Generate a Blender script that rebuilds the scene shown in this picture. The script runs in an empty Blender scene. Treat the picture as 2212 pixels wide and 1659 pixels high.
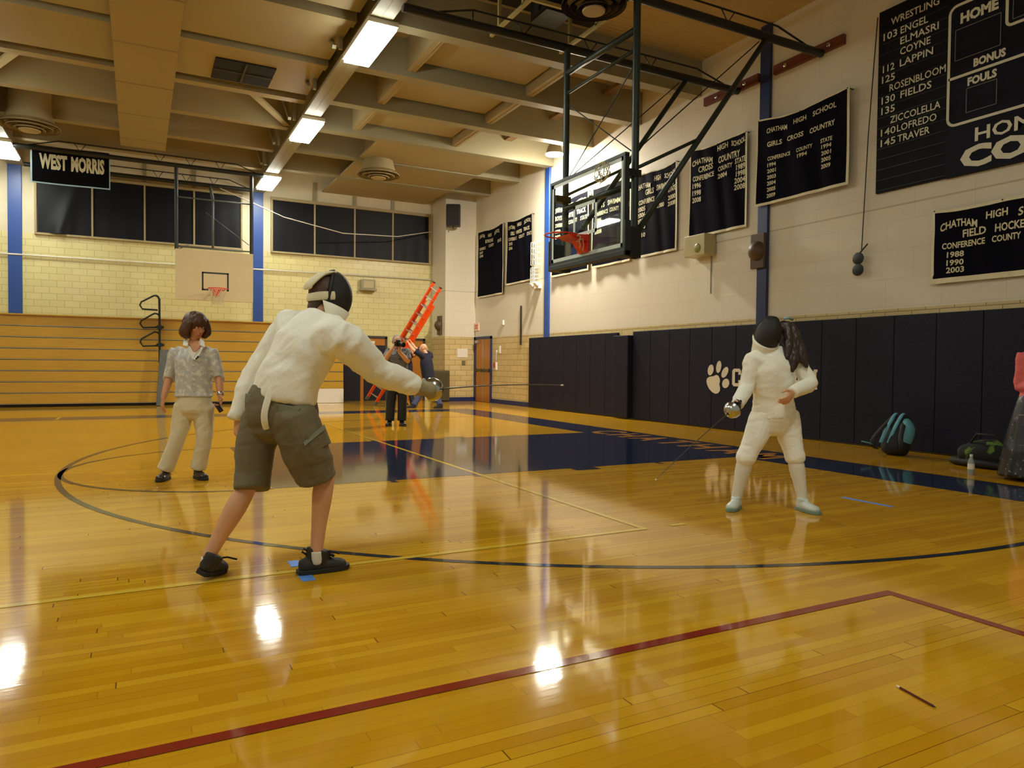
import bpy, bmesh, math, random
from mathutils import Vector, Matrix, noise

random.seed(7)
SC = bpy.context.scene
COL = SC.collection
PI = math.pi

# ------------------------------------------------------------------ camera
EYE = Vector((0.0, 0.0, 1.15))
YAW, PITCH, ROLL = math.radians(27.596), math.radians(-1.463), math.radians(0.5355)
FPX = 1546.4                                    # focal length in pixels of a 2212 px wide frame
_f = Vector((math.sin(YAW)*math.cos(PITCH), math.cos(YAW)*math.cos(PITCH), math.sin(PITCH)))
_r0 = Vector((math.cos(YAW), -math.sin(YAW), 0))
_u0 = _r0.cross(_f)
FWD = _f
RGT = _r0*math.cos(ROLL) + _u0*math.sin(ROLL)
UPV = -_r0*math.sin(ROLL) + _u0*math.cos(ROLL)
cd = bpy.data.cameras.new('camera')
cam = bpy.data.objects.new('view_camera', cd)
COL.objects.link(cam)
cd.sensor_width = 36.0
cd.sensor_fit = 'HORIZONTAL'
cd.lens = FPX*36.0/2212.0
cd.clip_end = 200
mw = Matrix((RGT, UPV, -FWD)).transposed().to_4x4()
mw.translation = EYE
cam.matrix_world = mw
SC.camera = cam

# ------------------------------------------------------------------ view, world
SC.view_settings.view_transform = 'Standard'
SC.view_settings.look = 'None'
SC.view_settings.gamma = 1.0
SC.view_settings.use_curve_mapping = False
SC.view_settings.exposure = 0.0
world = bpy.data.worlds.new('gym_rest')
SC.world = world
world.use_nodes = True
bgn = world.node_tree.nodes['Background']
bgn.inputs[0].default_value = (0.98, 0.97, 0.74, 1)      # the rest of the hall behind and to the left
bgn.inputs[1].default_value = 0.26
LAMP = 52.0          # ceiling fixtures
SPOT = 1350.0         # dome lamp by the right wall
LAMP_RGB = (0.97, 1.0, 0.88)

def J(px, py, d):
    """a point seen at photo pixel (px, py), d metres along the view axis"""
    return EYE + (FWD + RGT*((px-1106.0)/FPX) - UPV*((py-829.5)/FPX))*d

# ------------------------------------------------------------------ colour and materials
def lin(c):
    c = c/255.0
    return c/12.92 if c <= 0.04045 else ((c+0.055)/1.055)**2.4
def rgb(*c):
    return (lin(c[0]), lin(c[1]), lin(c[2]), 1.0)
MATS = {}
def mat(name, col, rough=0.6, metal=0.0, var=0.10, scale=9.0, bump=0.0, bscale=60.0, coat=0.0, spec=0.5, emit=None, stretch=None):
    if name in MATS: return MATS[name]
    m = bpy.data.materials.new(name)
    MATS[name] = m
    m.use_nodes = True
    nt = m.node_tree
    b = nt.nodes['Principled BSDF']
    c = rgb(*col)
    b.inputs['Roughness'].default_value = rough
    b.inputs['Metallic'].default_value = metal
    b.inputs['Coat Weight'].default_value = coat
    b.inputs['Specular IOR Level'].default_value = spec
    tc = nt.nodes.new('ShaderNodeTexCoord')
    src = tc.outputs['Object']
    if stretch:
        mp = nt.nodes.new('ShaderNodeMapping')
        mp.inputs['Scale'].default_value = stretch
        nt.links.new(src, mp.inputs[0]); src = mp.outputs[0]
    n = nt.nodes.new('ShaderNodeTexNoise')
    n.inputs['Scale'].default_value = scale
    n.inputs['Detail'].default_value = 3
    nt.links.new(src, n.inputs['Vector'])
    mx = nt.nodes.new('ShaderNodeMix'); mx.data_type = 'RGBA'
    mx.inputs[6].default_value = tuple(max(0, v*(1-var)) for v in c[:3]) + (1,)
    mx.inputs[7].default_value = tuple(min(1, v*(1+var)) for v in c[:3]) + (1,)
    nt.links.new(n.outputs['Fac'], mx.inputs[0])
    nt.links.new(mx.outputs[2], b.inputs['Base Color'])
    if bump > 0:
        n2 = nt.nodes.new('ShaderNodeTexNoise')
        n2.inputs['Scale'].default_value = bscale
        n2.inputs['Detail'].default_value = 4
        nt.links.new(src, n2.inputs['Vector'])
        bp = nt.nodes.new('ShaderNodeBump')
        bp.inputs['Strength'].default_value = bump
        bp.inputs['Distance'].default_value = 0.02
        nt.links.new(n2.outputs['Fac'], bp.inputs['Height'])
        nt.links.new(bp.outputs[0], b.inputs['Normal'])
    if emit:
        b.inputs['Emission Color'].default_value = tuple(emit[0]) + (1,)
        b.inputs['Emission Strength'].default_value = emit[1]
    return m

class NT:
    """tiny helper to wire node groups"""
    def __init__(s, m):
        m.use_nodes = True
        s.t = m.node_tree; s.b = s.t.nodes['Principled BSDF']
    def n(s, kind, **kw):
        x = s.t.nodes.new(kind)
        for k, v in kw.items(): setattr(x, k, v)
        return x
    def put(s, sock, v):
        if hasattr(v, 'is_output') or isinstance(v, bpy.types.NodeSocket): s.t.links.new(v, sock)
        else: sock.default_value = v
    def m(s, op, a, b=None, c=None):
        x = s.n('ShaderNodeMath', operation=op)
        s.put(x.inputs[0], a)
        if b is not None: s.put(x.inputs[1], b)
        if c is not None: s.put(x.inputs[2], c)
        return x.outputs[0]
    def mix(s, f, a, b):
        x = s.n('ShaderNodeMix', data_type='RGBA')
        s.put(x.inputs[0], f); s.put(x.inputs[6], a); s.put(x.inputs[7], b)
        return x.outputs[2]
    def pos(s):
        g = s.n('ShaderNodeNewGeometry'); x = s.n('ShaderNodeSeparateXYZ')
        s.t.links.new(g.outputs['Position'], x.inputs[0])
        return x.outputs
    def vec(s, a, b, c=0.0):
        x = s.n('ShaderNodeCombineXYZ')
        s.put(x.inputs[0], a); s.put(x.inputs[1], b); s.put(x.inputs[2], c)
        return x.outputs[0]
    def noise(s, v, scale, detail=2.0):
        x = s.n('ShaderNodeTexNoise'); s.put(x.inputs['Vector'], v)
        x.inputs['Scale'].default_value = scale; x.inputs['Detail'].default_value = detail
        return x.outputs['Fac']
    def white(s, v):
        x = s.n('ShaderNodeTexWhiteNoise', noise_dimensions='3D'); s.put(x.inputs[0], v)
        return x.outputs['Value']
    def bump(s, h, strength, dist=0.01):
        x = s.n('ShaderNodeBump'); x.inputs['Strength'].default_value = strength
        x.inputs['Distance'].default_value = dist; s.put(x.inputs['Height'], h)
        s.t.links.new(x.outputs[0], s.b.inputs['Normal'])

FLOOR_ROUGH = 0.07
def floor_finish(N):
    """sealed gymnasium floor: gloss with slow waves across the boards"""
    N.b.inputs['Specular IOR Level'].default_value = 0.55
    N.b.inputs['Roughness'].default_value = FLOOR_ROUGH
    P = N.pos()
    w1 = N.noise(N.vec(N.m('MULTIPLY', P[0], 0.9), N.m('MULTIPLY', P[1], 7.0)), 2.2, 2)
    w2 = N.white(N.vec(N.m('FLOOR', N.m('DIVIDE', P[1], 0.057)), 3.0))
    h = N.m('ADD', N.m('MULTIPLY', w1, 0.7), N.m('MULTIPLY', w2, 0.05))
    N.bump(h, 0.022, 0.02)

def floor_material():
    m = bpy.data.materials.new('maple_boards'); N = NT(m)
    P = N.pos()
    row = N.m('FLOOR', N.m('DIVIDE', P[1], 0.057))
    fy = N.m('FRACT', N.m('DIVIDE', P[1], 0.057))
    sh = N.m('MULTIPLY', N.white(N.vec(row, 1.7)), 1.3)
    xs = N.m('DIVIDE', N.m('ADD', P[0], sh), 0.95)
    bi = N.m('FLOOR', xs); fx = N.m('FRACT', xs)
    tint = N.white(N.vec(row, bi))
    grain = N.noise(N.vec(N.m('MULTIPLY', P[0], 1.6), N.m('MULTIPLY', P[1], 26.0), tint), 3.0, 4)
    big = N.noise(N.vec(P[0], P[1]), 0.5, 2)
    c = N.mix(tint, rgb(194, 140, 18), rgb(220, 172, 36))
    c = N.mix(N.m('MULTIPLY', grain, 0.40), c, rgb(176, 120, 12))
    c = N.mix(N.m('MULTIPLY', big, 0.30), c, rgb(202, 146, 14))
    gy = N.m('LESS_THAN', N.m('ABSOLUTE', N.m('SUBTRACT', fy, 0.5)), 0.475)
    gx = N.m('LESS_THAN', N.m('ABSOLUTE', N.m('SUBTRACT', fx, 0.5)), 0.4975)
    solid = N.m('MULTIPLY', gx, gy)
    rowdark = N.m('GREATER_THAN', N.white(N.vec(row, 9.1)), 0.72)
    keep = N.m('MAXIMUM', solid, N.m('MULTIPLY', N.m('SUBTRACT', 1.0, rowdark), 0.72))
    c = N.mix(keep, rgb(122, 78, 20), c)
    N.put(N.b.inputs['Base Color'], c)
    floor_finish(N)
    return m

def paint_on_floor(name, col, let=0.0):
    m = bpy.data.materials.new(name); N = NT(m)
    P = N.pos()
    n = N.noise(N.vec(N.m('MULTIPLY', P[0], 2.0), N.m('MULTIPLY', P[1], 20.0)), 2.0, 3)
    a = rgb(*col); b = tuple(v*0.82 for v in a[:3]) + (1,)
    N.put(N.b.inputs['Base Color'], N.mix(n, a, b))
    floor_finish(N)
    return m

def brick_nodes(N, u, v, bw, bh, c1, c2, mortar, msz=0.012):
    br = N.n('ShaderNodeTexBrick')
    br.offset = 0.5; br.squash = 1.0
    N.put(br.inputs['Vector'], N.vec(u, v))
    br.inputs['Color1'].default_value = c1; br.inputs['Color2'].default_value = c2
    br.inputs['Mortar'].default_value = mortar
    br.inputs['Scale'].default_value = 1.0
    br.inputs['Mortar Size'].default_value = msz
    br.inputs['Mortar Smooth'].default_value = 0.2
    br.inputs['Brick Width'].default_value = bw
    br.inputs['Row Height'].default_value = bh
    return br

def wall_far_material():
    m = bpy.data.materials.new('glazed_block_and_plaster'); N = NT(m)
    P = N.pos()
    br = brick_nodes(N, P[0], P[2], 0.34, 0.172, rgb(222, 212, 156), rgb(214, 203, 144), rgb(184, 171, 118), 0.008)
    st = N.noise(N.vec(P[0], P[2]), 1.2, 3)
    tile = N.mix(N.m('MULTIPLY', st, 0.35), br.outputs[0], rgb(206, 192, 128))
    pl = N.mix(N.noise(N.vec(P[0], P[2]), 3.0, 3), rgb(222, 212, 184), rgb(208, 198, 168))
    up = N.m('GREATER_THAN', P[2], 4.46)
    N.put(N.b.inputs['Base Color'], N.mix(up, tile, pl))
    N.put(N.b.inputs['Roughness'], N.m('MULTIPLY_ADD', up, 0.4, 0.32))
    N.bump(br.outputs[1], -0.25, 0.01)
    return m

def wall_right_material(split=2.02):
    m = bpy.data.materials.new('painted_block_over_tan_tile'); N = NT(m)
    P = N.pos()
    hor = N.m('ADD', P[0], P[1])
    br = brick_nodes(N, hor, P[2], 0.40, 0.165, rgb(210, 190, 138), rgb(200, 178, 124), rgb(146, 126, 84), 0.007)
    b2 = brick_nodes(N, hor, P[2], 0.82, 0.41, rgb(222, 214, 194), rgb(219, 211, 190), rgb(210, 201, 178), 0.006)
    pl = N.mix(N.m('MULTIPLY', N.noise(N.vec(hor, P[2]), 1.1, 4), 0.4), b2.outputs[0], rgb(206, 196, 172))
    # one long joint where the upper courses begin
    jt = N.m('LESS_THAN', N.m('ABSOLUTE', N.m('SUBTRACT', P[2], 3.50)), 0.012)
    pl = N.mix(N.m('MULTIPLY', jt, 0.5), pl, rgb(150, 132, 100))
    up = N.m('GREATER_THAN', P[2], split)
    N.put(N.b.inputs['Base Color'], N.mix(up, br.outputs[0], pl))
    N.put(N.b.inputs['Roughness'], N.m('MULTIPLY_ADD', up, 0.3, 0.35))
    N.bump(N.m('ADD', br.outputs[1], N.m('MULTIPLY', b2.outputs[1], 0.5)), -0.2, 0.01)
    return m

def wood_material(name, c1, c2, rough=0.25, axis=0):
    if name in MATS: return MATS[name]
    m = bpy.data.materials.new(name); N = NT(m); MATS[name] = m
    P = N.pos()
    q = [N.m('MULTIPLY', P[i], 1.2 if i == axis else 14.0) for i in range(3)]
    g = N.noise(N.vec(*q), 2.2, 5)
    big = N.noise(N.vec(P[0], P[1], P[2]), 0.9, 2)
    c = N.mix(g, rgb(*c1), rgb(*c2))
    c = N.mix(N.m('MULTIPLY', big, 0.35), c, rgb(*c2))
    N.put(N.b.inputs['Base Color'], c)
    N.b.inputs['Roughness'].default_value = rough
    return m

def deck_material():
    m = bpy.data.materials.new('ceiling_deck_paint'); N = NT(m)
    P = N.pos()
    ribs = N.m('SINE', N.m('MULTIPLY', P[1], 60.0))
    N.put(N.b.inputs['Base Color'], N.mix(N.noise(N.vec(P[0], P[1]), 1.5, 3), rgb(196, 172, 122), rgb(180, 156, 106)))
    N.b.inputs['Roughness'].default_value = 0.7
    N.bump(ribs, 0.5, 0.01)
    return m

def check_material(name, ca, cb, s):
    m = bpy.data.materials.new(name); N = NT(m)
    tc = N.n('ShaderNodeTexCoord')
    ck = N.n('ShaderNodeTexChecker')
    ck.inputs['Scale'].default_value = s
    ck.inputs['Color1'].default_value = rgb(*ca); ck.inputs['Color2'].default_value = rgb(*cb)
    N.t.links.new(tc.outputs['Object'], ck.inputs['Vector'])
    N.put(N.b.inputs['Base Color'], ck.outputs[0])
    N.b.inputs['Roughness'].default_value = 0.85
    return m

def blotch_material(name, base, spot, s, lo=0.52, hi=0.6, rough=0.85):
    m = bpy.data.materials.new(name); N = NT(m)
    tc = N.n('ShaderNodeTexCoord')
    f = N.noise(tc.outputs['Object'], s, 3)
    mr = N.n('ShaderNodeMapRange')
    N.put(mr.inputs[0], f); mr.inputs[1].default_value = lo; mr.inputs[2].default_value = hi
    N.put(N.b.inputs['Base Color'], N.mix(mr.outputs[0], rgb(*base), rgb(*spot)))
    N.b.inputs['Roughness'].default_value = rough
    return m

# ------------------------------------------------------------------ mesh builder
def tag(o, label=None, cat=None, group=None, kind=None):
    if label: o['label'] = label
    if cat: o['category'] = cat
    if group: o['group'] = group
    if kind: o['kind'] = kind
    return o

ORG = {}
def thing(name, loc, label, cat, group=None):
    o = bpy.data.objects.new(name, None)
    o.empty_display_size = 0.1
    COL.objects.link(o)
    o.location = loc
    ORG[o.name] = Vector(loc)
    return tag(o, label, cat, group)

class MB:
    def __init__(s): s.v = []; s.f = []
    def add(s, vs, fs):
        k = len(s.v)
        s.v += [tuple(p) for p in vs]
        s.f += [tuple(i+k for i in q) for q in fs]
        return s
    def box(s, a, b):
        (x0, y0, z0), (x1, y1, z1) = a, b
        x0, x1 = min(x0, x1), max(x0, x1); y0, y1 = min(y0, y1), max(y0, y1); z0, z1 = min(z0, z1), max(z0, z1)
        return s.add([(x0,y0,z0),(x1,y0,z0),(x1,y1,z0),(x0,y1,z0),(x0,y0,z1),(x1,y0,z1),(x1,y1,z1),(x0,y1,z1)],
                     [(0,3,2,1),(4,5,6,7),(0,1,5,4),(1,2,6,5),(2,3,7,6),(3,0,4,7)])
    def obox(s, c, ax, ay, az, hx, hy, hz):
        c = Vector(c); ax = Vector(ax).normalized()*hx; ay = Vector(ay).normalized()*hy; az = Vector(az).normalized()*hz
        q = [c+i*ax+j*ay+k*az for k in (-1, 1) for (i, j) in ((-1,-1),(1,-1),(1,1),(-1,1))]
        return s.add(q, [(0,3,2,1),(4,5,6,7),(0,1,5,4),(1,2,6,5),(2,3,7,6),(3,0,4,7)])
    def bar(s, p, q, w, h=None, up=(0,0,1)):
        p = Vector(p); q = Vector(q); d = q-p; L = d.length; d.normalize(); u = Vector(up)
        if abs(d.dot(u)) > 0.98: u = Vector((1,0,0))
        sd = d.cross(u).normalized(); u = sd.cross(d)
        return s.obox((p+q)/2, d, sd, u, L/2, w/2, (h or w)/2)
    def tube(s, pts, r, seg=8, closed=False):
        pts = [Vector(p) for p in pts]; n = len(pts)
        rr = r if isinstance(r, (list, tuple)) else [r]*n
        prev = None; vs = []; fs = []
        for i, p in enumerate(pts):
            a = pts[(i-1) % n] if (closed or i > 0) else p
            b = pts[(i+1) % n] if (closed or i < n-1) else p
            t = (b-a)
            t = t.normalized() if t.length > 1e-9 else Vector((0,0,1))
            if prev is None:
                u = Vector((0,0,1)) if abs(t.z) < 0.9 else Vector((1,0,0))
            else: u = prev
            u = (u - t*u.dot(t)).normalized(); prev = u; w = t.cross(u)
            for k in range(seg):
                an = 2*PI*k/seg
                vs.append(p + (u*math.cos(an)+w*math.sin(an))*rr[i])
        m = n if closed else n-1
        for i in range(m):
            j = (i+1) % n
            for k in range(seg):
                l = (k+1) % seg
                fs.append((i*seg+k, i*seg+l, j*seg+l, j*seg+k))
        if not closed:
            fs.append(tuple(range(seg))[::-1]); fs.append(tuple((n-1)*seg+k for k in range(seg)))
        return s.add(vs, fs)
    def ball(s, c, r, ax=None, seg=14, rings=8):
        c = Vector(c); r = (r, r, r) if not isinstance(r, (tuple, list)) else r
        X, Y, Z = ax if ax else (Vector((1,0,0)), Vector((0,1,0)), Vector((0,0,1)))
        vs = [c + Z*r[2]]; fs = []
        for i in range(1, rings):
            th = PI*i/rings
            for k in range(seg):
                ph = 2*PI*k/seg
                vs.append(c + X*(r[0]*math.sin(th)*math.cos(ph)) + Y*(r[1]*math.sin(th)*math.sin(ph)) + Z*(r[2]*math.cos(th)))
        vs.append(c - Z*r[2]); e = len(vs)-1
        for k in range(seg):
            l = (k+1) % seg
            fs.append((0, 1+k, 1+l))
            fs.append((e, 1+(rings-2)*seg+l, 1+(rings-2)*seg+k))
            for i in range(rings-2):
                fs.append((1+i*seg+k, 1+(i+1)*seg+k, 1+(i+1)*seg+l, 1+i*seg+l))
        return s.add(vs, fs)
    def lathe(s, c, ax, prof, seg=24, cap=True):
        """prof: list of (radius, distance along axis)"""
        c = Vector(c); ax = Vector(ax).normalized()
        u = Vector((0,0,1)) if abs(ax.z) < 0.9 else Vector((1,0,0))
        u = (u-ax*u.dot(ax)).normalized(); w = ax.cross(u)
        vs = []; fs = []
        for (r, h) in prof:
            for k in range(seg):
                an = 2*PI*k/seg
                vs.append(c + ax*h + (u*math.cos(an)+w*math.sin(an))*r)
        for i in range(len(prof)-1):
            for k in range(seg):
                l = (k+1) % seg
                fs.append((i*seg+k, i*seg+l, (i+1)*seg+l, (i+1)*seg+k))
        if cap:
            fs.append(tuple(range(seg))[::-1]); fs.append(tuple((len(prof)-1)*seg+k for k in range(seg)))
        return s.add(vs, fs)
    def prism(s, poly, o, u, v, w):
        """poly (a,b) in plane o+a*u+b*v, extruded by vector w"""
        o = Vector(o); u = Vector(u); v = Vector(v); w = Vector(w); n = len(poly)
        vs = [o+u*a+v*b for a, b in poly] + [o+u*a+v*b+w for a, b in poly]
        fs = [tuple(range(n)), tuple(range(2*n-1, n-1, -1))] + [(i, i+n, (i+1) % n + n, (i+1) % n) for i in range(n)]
        return s.add(vs, fs)
    def loft(s, pts, rads, side=(1,0,0), seg=16, sub=3, c0=0.6, c1=0.6):
        pts = [Vector(p) for p in pts]
        rads = [(r, r) if not isinstance(r, (tuple, list)) else r for r in rads]
        P = []; Rr = []
        n = len(pts)
        def cr(a, b, c, d, t):
            return 0.5*((2*b) + (c-a)*t + (2*a-5*b+4*c-d)*t*t + (3*b-a-3*c+d)*t**3)
        for i in range(n-1):
            i0, i3 = max(i-1, 0), min(i+2, n-1)
            for k in range(sub):
                t = k/sub
                P.append(cr(pts[i0], pts[i], pts[i+1], pts[i3], t))
                Rr.append(tuple(cr(rads[i0][q], rads[i][q], rads[i+1][q], rads[i3][q], t) for q in (0, 1)))
        P.append(pts[-1]); Rr.append(rads[-1])
        t0 = (P[0]-P[1]).normalized(); t1 = (P[-1]-P[-2]).normalized()
        A = []; B = []
        for f in (0.92, 0.7, 0.38):
            sc = math.sqrt(1-f*f)
            A.append((P[0]+t0*(f*c0*min(Rr[0])), (Rr[0][0]*sc, Rr[0][1]*sc)))
            B.append((P[-1]+t1*(f*c1*min(Rr[-1])), (Rr[-1][0]*sc, Rr[-1][1]*sc)))
        rings = A + list(zip(P, Rr)) + B[::-1]
        sd = Vector(side); vs = []; fs = []; m = len(rings)
        for i, (p, r) in enumerate(rings):
            a = rings[max(i-1, 0)][0]; b = rings[min(i+1, m-1)][0]
            t = (b-a).normalized()
            x = sd - t*sd.dot(t)
            if x.length < 0.05: x = Vector((0.3, 0.9, 0.2)) - t*Vector((0.3, 0.9, 0.2)).dot(t)
            x.normalize(); y = t.cross(x)
            for k in range(seg):
                an = 2*PI*k/seg
                vs.append(p + x*(math.cos(an)*max(r[0], 1e-4)) + y*(math.sin(an)*max(r[1], 1e-4)))
        for i in range(m-1):
            for k in range(seg):
                l = (k+1) % seg
                fs.append((i*seg+k, i*seg+l, (i+1)*seg+l, (i+1)*seg+k))
        fs.append(tuple(range(seg))[::-1]); fs.append(tuple((m-1)*seg+k for k in range(seg)))
        return s.add(vs, fs)
    def mesh(s, name, org=Vector((0,0,0))):
        me = bpy.data.meshes.new(name)
        me.from_pydata([tuple(Vector(p)-org) for p in s.v], [], s.f)
        me.update()
        return me
    def build(s, name, m, parent=None, smooth=False, bevel=0.0, label=None):
        if parent is not None: org = ORG[parent.name]
        else:
            xs, ys, zs = zip(*s.v)
            org = Vector(((min(xs)+max(xs))/2, (min(ys)+max(ys))/2, min(zs)))
        me = s.mesh(name, org)
        return link(name, me, m, org, parent, smooth, bevel, label)

def link(name, me, m, org, parent=None, smooth=False, bevel=0.0, label=None):
    bm = bmesh.new(); bm.from_mesh(me); bmesh.ops.recalc_face_normals(bm, faces=bm.faces)
    if bevel > 0:
        bmesh.ops.bevel(bm, geom=[e for e in bm.edges], offset=bevel, segments=2, affect='EDGES', profile=0.5)
    bm.to_mesh(me); bm.free()
    if m: me.materials.append(m)
    if smooth:
        me.shade_smooth()
        if smooth == 'auto': me.set_sharp_from_angle(angle=math.radians(40))
    o = bpy.data.objects.new(name, me)
    COL.objects.link(o)
    if parent is not None: o.parent = parent
    else: o.location = org
    ORG[o.name] = Vector(org)
    if label: o['label'] = label
    return o

def struct(o): o['kind'] = 'structure'; return o

# ------------------------------------------------------------------ lettering
_glyph = {}
def glyphs(text, bold):
    key = (text, bold)
    if key in _glyph: return _glyph[key]
    cu = bpy.data.curves.new('tmp_text', 'FONT')
    cu.body = text; cu.size = 1.0; cu.resolution_u = 2; cu.fill_mode = 'BOTH'; cu.offset = bold
    ob = bpy.data.objects.new('tmp_text', cu); COL.objects.link(ob)
    bpy.context.view_layer.update()
    ev = ob.evaluated_get(bpy.context.evaluated_depsgraph_get())
    me = ev.to_mesh()
    vs = [tuple(v.co) for v in me.vertices]; fs = [tuple(p.vertices) for p in me.polygons]
    ev.to_mesh_clear()
    bpy.data.objects.remove(ob); bpy.data.curves.remove(cu)
    if vs:
        x0 = min(v[0] for v in vs); x1 = max(v[0] for v in vs); y0 = min(v[1] for v in vs); y1 = max(v[1] for v in vs)
    else: x0 = x1 = y0 = y1 = 0
    _glyph[key] = (vs, fs, x0, x1, y0, y1)
    return _glyph[key]

def write(mb, text, u0, u1, v0, h, place, bold=0.02, arch=0.0):
    """text stretched to run from u0 to u1, base line v0, cap height h; place(u, v) gives the world point"""
    vs, fs, x0, x1, y0, y1 = glyphs(text, bold)
    if not vs: return
    cap = glyphs('H', bold)[5]
    out = []
    for (x, y, z) in vs:
        t = (x-x0)/max(x1-x0, 1e-6)
        u = u0 + t*(u1-u0); v = v0 + y/cap*h + arch*(1-(2*t-1)**2)
        out.append(place(u, v))
    mb.add(out, fs)

# ================================================================== materials in use
CREAM = mat('ceiling_paint', (160, 145, 106), 0.6, var=0.05, scale=2)
BEAMP = mat('beam_paint', (150, 144, 116), 0.55, var=0.05, scale=3)
NAVY = mat('navy_vinyl', (27, 28, 44), 0.55, var=0.18, scale=3, bump=0.15, bscale=25, spec=0.2)
NAVYC = mat('navy_cloth', (15, 15, 25), 0.9, var=0.2, scale=5, spec=0.05)
BLIND = mat('black_blind', (15, 15, 22), 0.5, var=0.2, scale=2, spec=0.2)
BLUEP = mat('blue_paint', (38, 74, 148), 0.4, var=0.08, scale=3)
NAVYP = mat('navy_paint', (30, 44, 92), 0.4, var=0.08, scale=3)
BLACKM = mat('black_metal', (34, 36, 34), 0.45, metal=0.2, var=0.15)
GREENB = mat('dark_green_frame', (44, 56, 52), 0.4, metal=0.2, var=0.1)
STEEL = mat('bright_steel', (200, 204, 200), 0.22, metal=1.0, var=0.04)
ALU = mat('aluminium', (190, 190, 186), 0.35, metal=0.9, var=0.06)
WHITE = mat('white_paint', (226, 222, 208), 0.45, var=0.04)
IVORY = mat('ivory_felt', (222, 214, 180), 0.85, var=0.08, scale=20)
LETTER = mat('letter_felt', (214, 206, 170), 0.85, var=0.08, scale=30)
WOODB = wood_material('bleacher_oak', (208, 168, 62), (180, 136, 42), 0.28, 0)
WOODD = wood_material('door_veneer', (196, 132, 48), (160, 98, 30), 0.3, 2)
REDW = wood_material('red_brown_plank', (124, 62, 36), (92, 42, 26), 0.5, 1)
ORANGE = mat('orange_fibreglass', (232, 78, 22), 0.35, var=0.06)
RIMO = mat('rim_orange', (226, 52, 22), 0.4, var=0.05)
GREY = mat('grey_vinyl', (92, 96, 92), 0.6, var=0.12, bump=0.2, bscale=30)
NETM = mat('net_cord', (206, 196, 160), 0.9)
GLASS = None
def make_glass():
    m = bpy.data.materials.new('tempered_glass'); m.use_nodes = True
    nt = m.node_tree; nt.nodes.clear()
    out = nt.nodes.new('ShaderNodeOutputMaterial')
    tr = nt.nodes.new('ShaderNodeBsdfTransparent'); tr.inputs[0].default_value = (0.90, 0.95, 0.92, 1)
    gl = nt.nodes.new('ShaderNodeBsdfGlossy'); gl.inputs['Roughness'].default_value = 0.02
    lw = nt.nodes.new('ShaderNodeLayerWeight'); lw.inputs[0].default_value = 0.5
    pw = nt.nodes.new('ShaderNodeMath'); pw.operation = 'POWER'; pw.inputs[1].default_value = 4.0
    fr = nt.nodes.new('ShaderNodeMath'); fr.operation = 'MULTIPLY_ADD'; fr.inputs[1].default_value = 0.7; fr.inputs[2].default_value = 0.04
    nt.links.new(lw.outputs['Facing'], pw.inputs[0]); nt.links.new(pw.outputs[0], fr.inputs[0])
    mx = nt.nodes.new('ShaderNodeMixShader')
    nt.links.new(fr.outputs[0], mx.inputs[0]); nt.links.new(tr.outputs[0], mx.inputs[1]); nt.links.new(gl.outputs[0], mx.inputs[2])
    nt.links.new(mx.outputs[0], out.inputs[0])
    return m
GLASS = make_glass()
LAMPM = mat('lamp_diffuser', (255, 250, 235), 0.5, emit=(LAMP_RGB, LAMP))

WX, FY = 9.65, 22.2          # faces of the right wall and of the far wall
DECK = 7.05

# ================================================================== floor
floor = struct(MB().box((-12, -2.5, -0.12), (WX+0.3, FY+0.4, 0)).build('floor', floor_material()))
FLP = {'navy': paint_on_floor('navy_floor_paint', (36, 46, 74)), 'dark': paint_on_floor('dark_line_paint', (40, 46, 56)),
       'yellow': paint_on_floor('yellow_line_paint', (226, 190, 62)), 'red': paint_on_floor('red_line_paint', (140, 44, 30)),
       'wood': paint_on_floor('bare_maple_letter', (206, 140, 64))}
def floor_poly(name, polys, m, z):
    mb = MB()
    for p in polys: mb.add([(x, y, z) for x, y in p], [tuple(range(len(p)))])
    return mb.build(name, m, floor)
def rect(x0, y0, x1, y1): return [(x0, y0), (x1, y0), (x1, y1), (x0, y1)]
def ring(cx, cy, r, w, a0, a1, n=72):
    q = []
    for i in range(n):
        a, b = a0+(a1-a0)*i/n, a0+(a1-a0)*(i+1)/n
        q.append([(cx+(r-w)*math.cos(a), cy+(r-w)*math.sin(a)), (cx+r*math.cos(a), cy+r*math.sin(a)),
                  (cx+r*math.cos(b), cy+r*math.sin(b)), (cx+(r-w)*math.cos(b), cy+(r-w)*math.sin(b))])
    return q
KY = 8.62
floor_poly('painted_border', [rect(6.87, -2.0, 7.76, 17.4), rect(-10, 16.52, 6.87, 17.4)], FLP['navy'], 0.0010)
floor_poly('painted_key', [rect(1.1, KY-1.80, 6.87, KY+1.80), rect(4.3, KY-1.98, 4.62, KY-1.8), rect(4.3, KY+1.8, 4.62, KY+1.98),
           rect(2.2, KY-1.92, 2.26, KY-1.8), rect(3.1, KY-1.92, 3.16, KY-1.8), rect(5.5, KY-1.92, 5.56, KY-1.8),
           rect(2.2, KY+1.8, 2.26, KY+1.92), rect(3.1, KY+1.8, 3.16, KY+1.92), rect(5.5, KY+1.8, 5.56, KY+1.92)], FLP['navy'], 0.0014)
floor_poly('three_point_line', ring(5.3, KY, 6.04, 0.055, PI*0.5, PI*1.5) + [rect(5.3, KY-6.04, 6.87, KY-5.985), rect(5.3, KY+5.985, 6.87, KY+6.04)], FLP['dark'], 0.0018)
floor_poly('free_throw_circle', ring(1.1, KY, 1.83, 0.05, PI*0.5, PI*1.5), FLP['dark'], 0.0018)
floor_poly('volleyball_line', [rect(-9, 4.02, 3.21, 4.07), rect(3.16, 4.07, 3.21, 16.5), rect(3.42, 4.02, 3.56, 4.07), rect(-1.46, 16.6, -1.40, 17.3)], FLP['yellow'], 0.0022)
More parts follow.
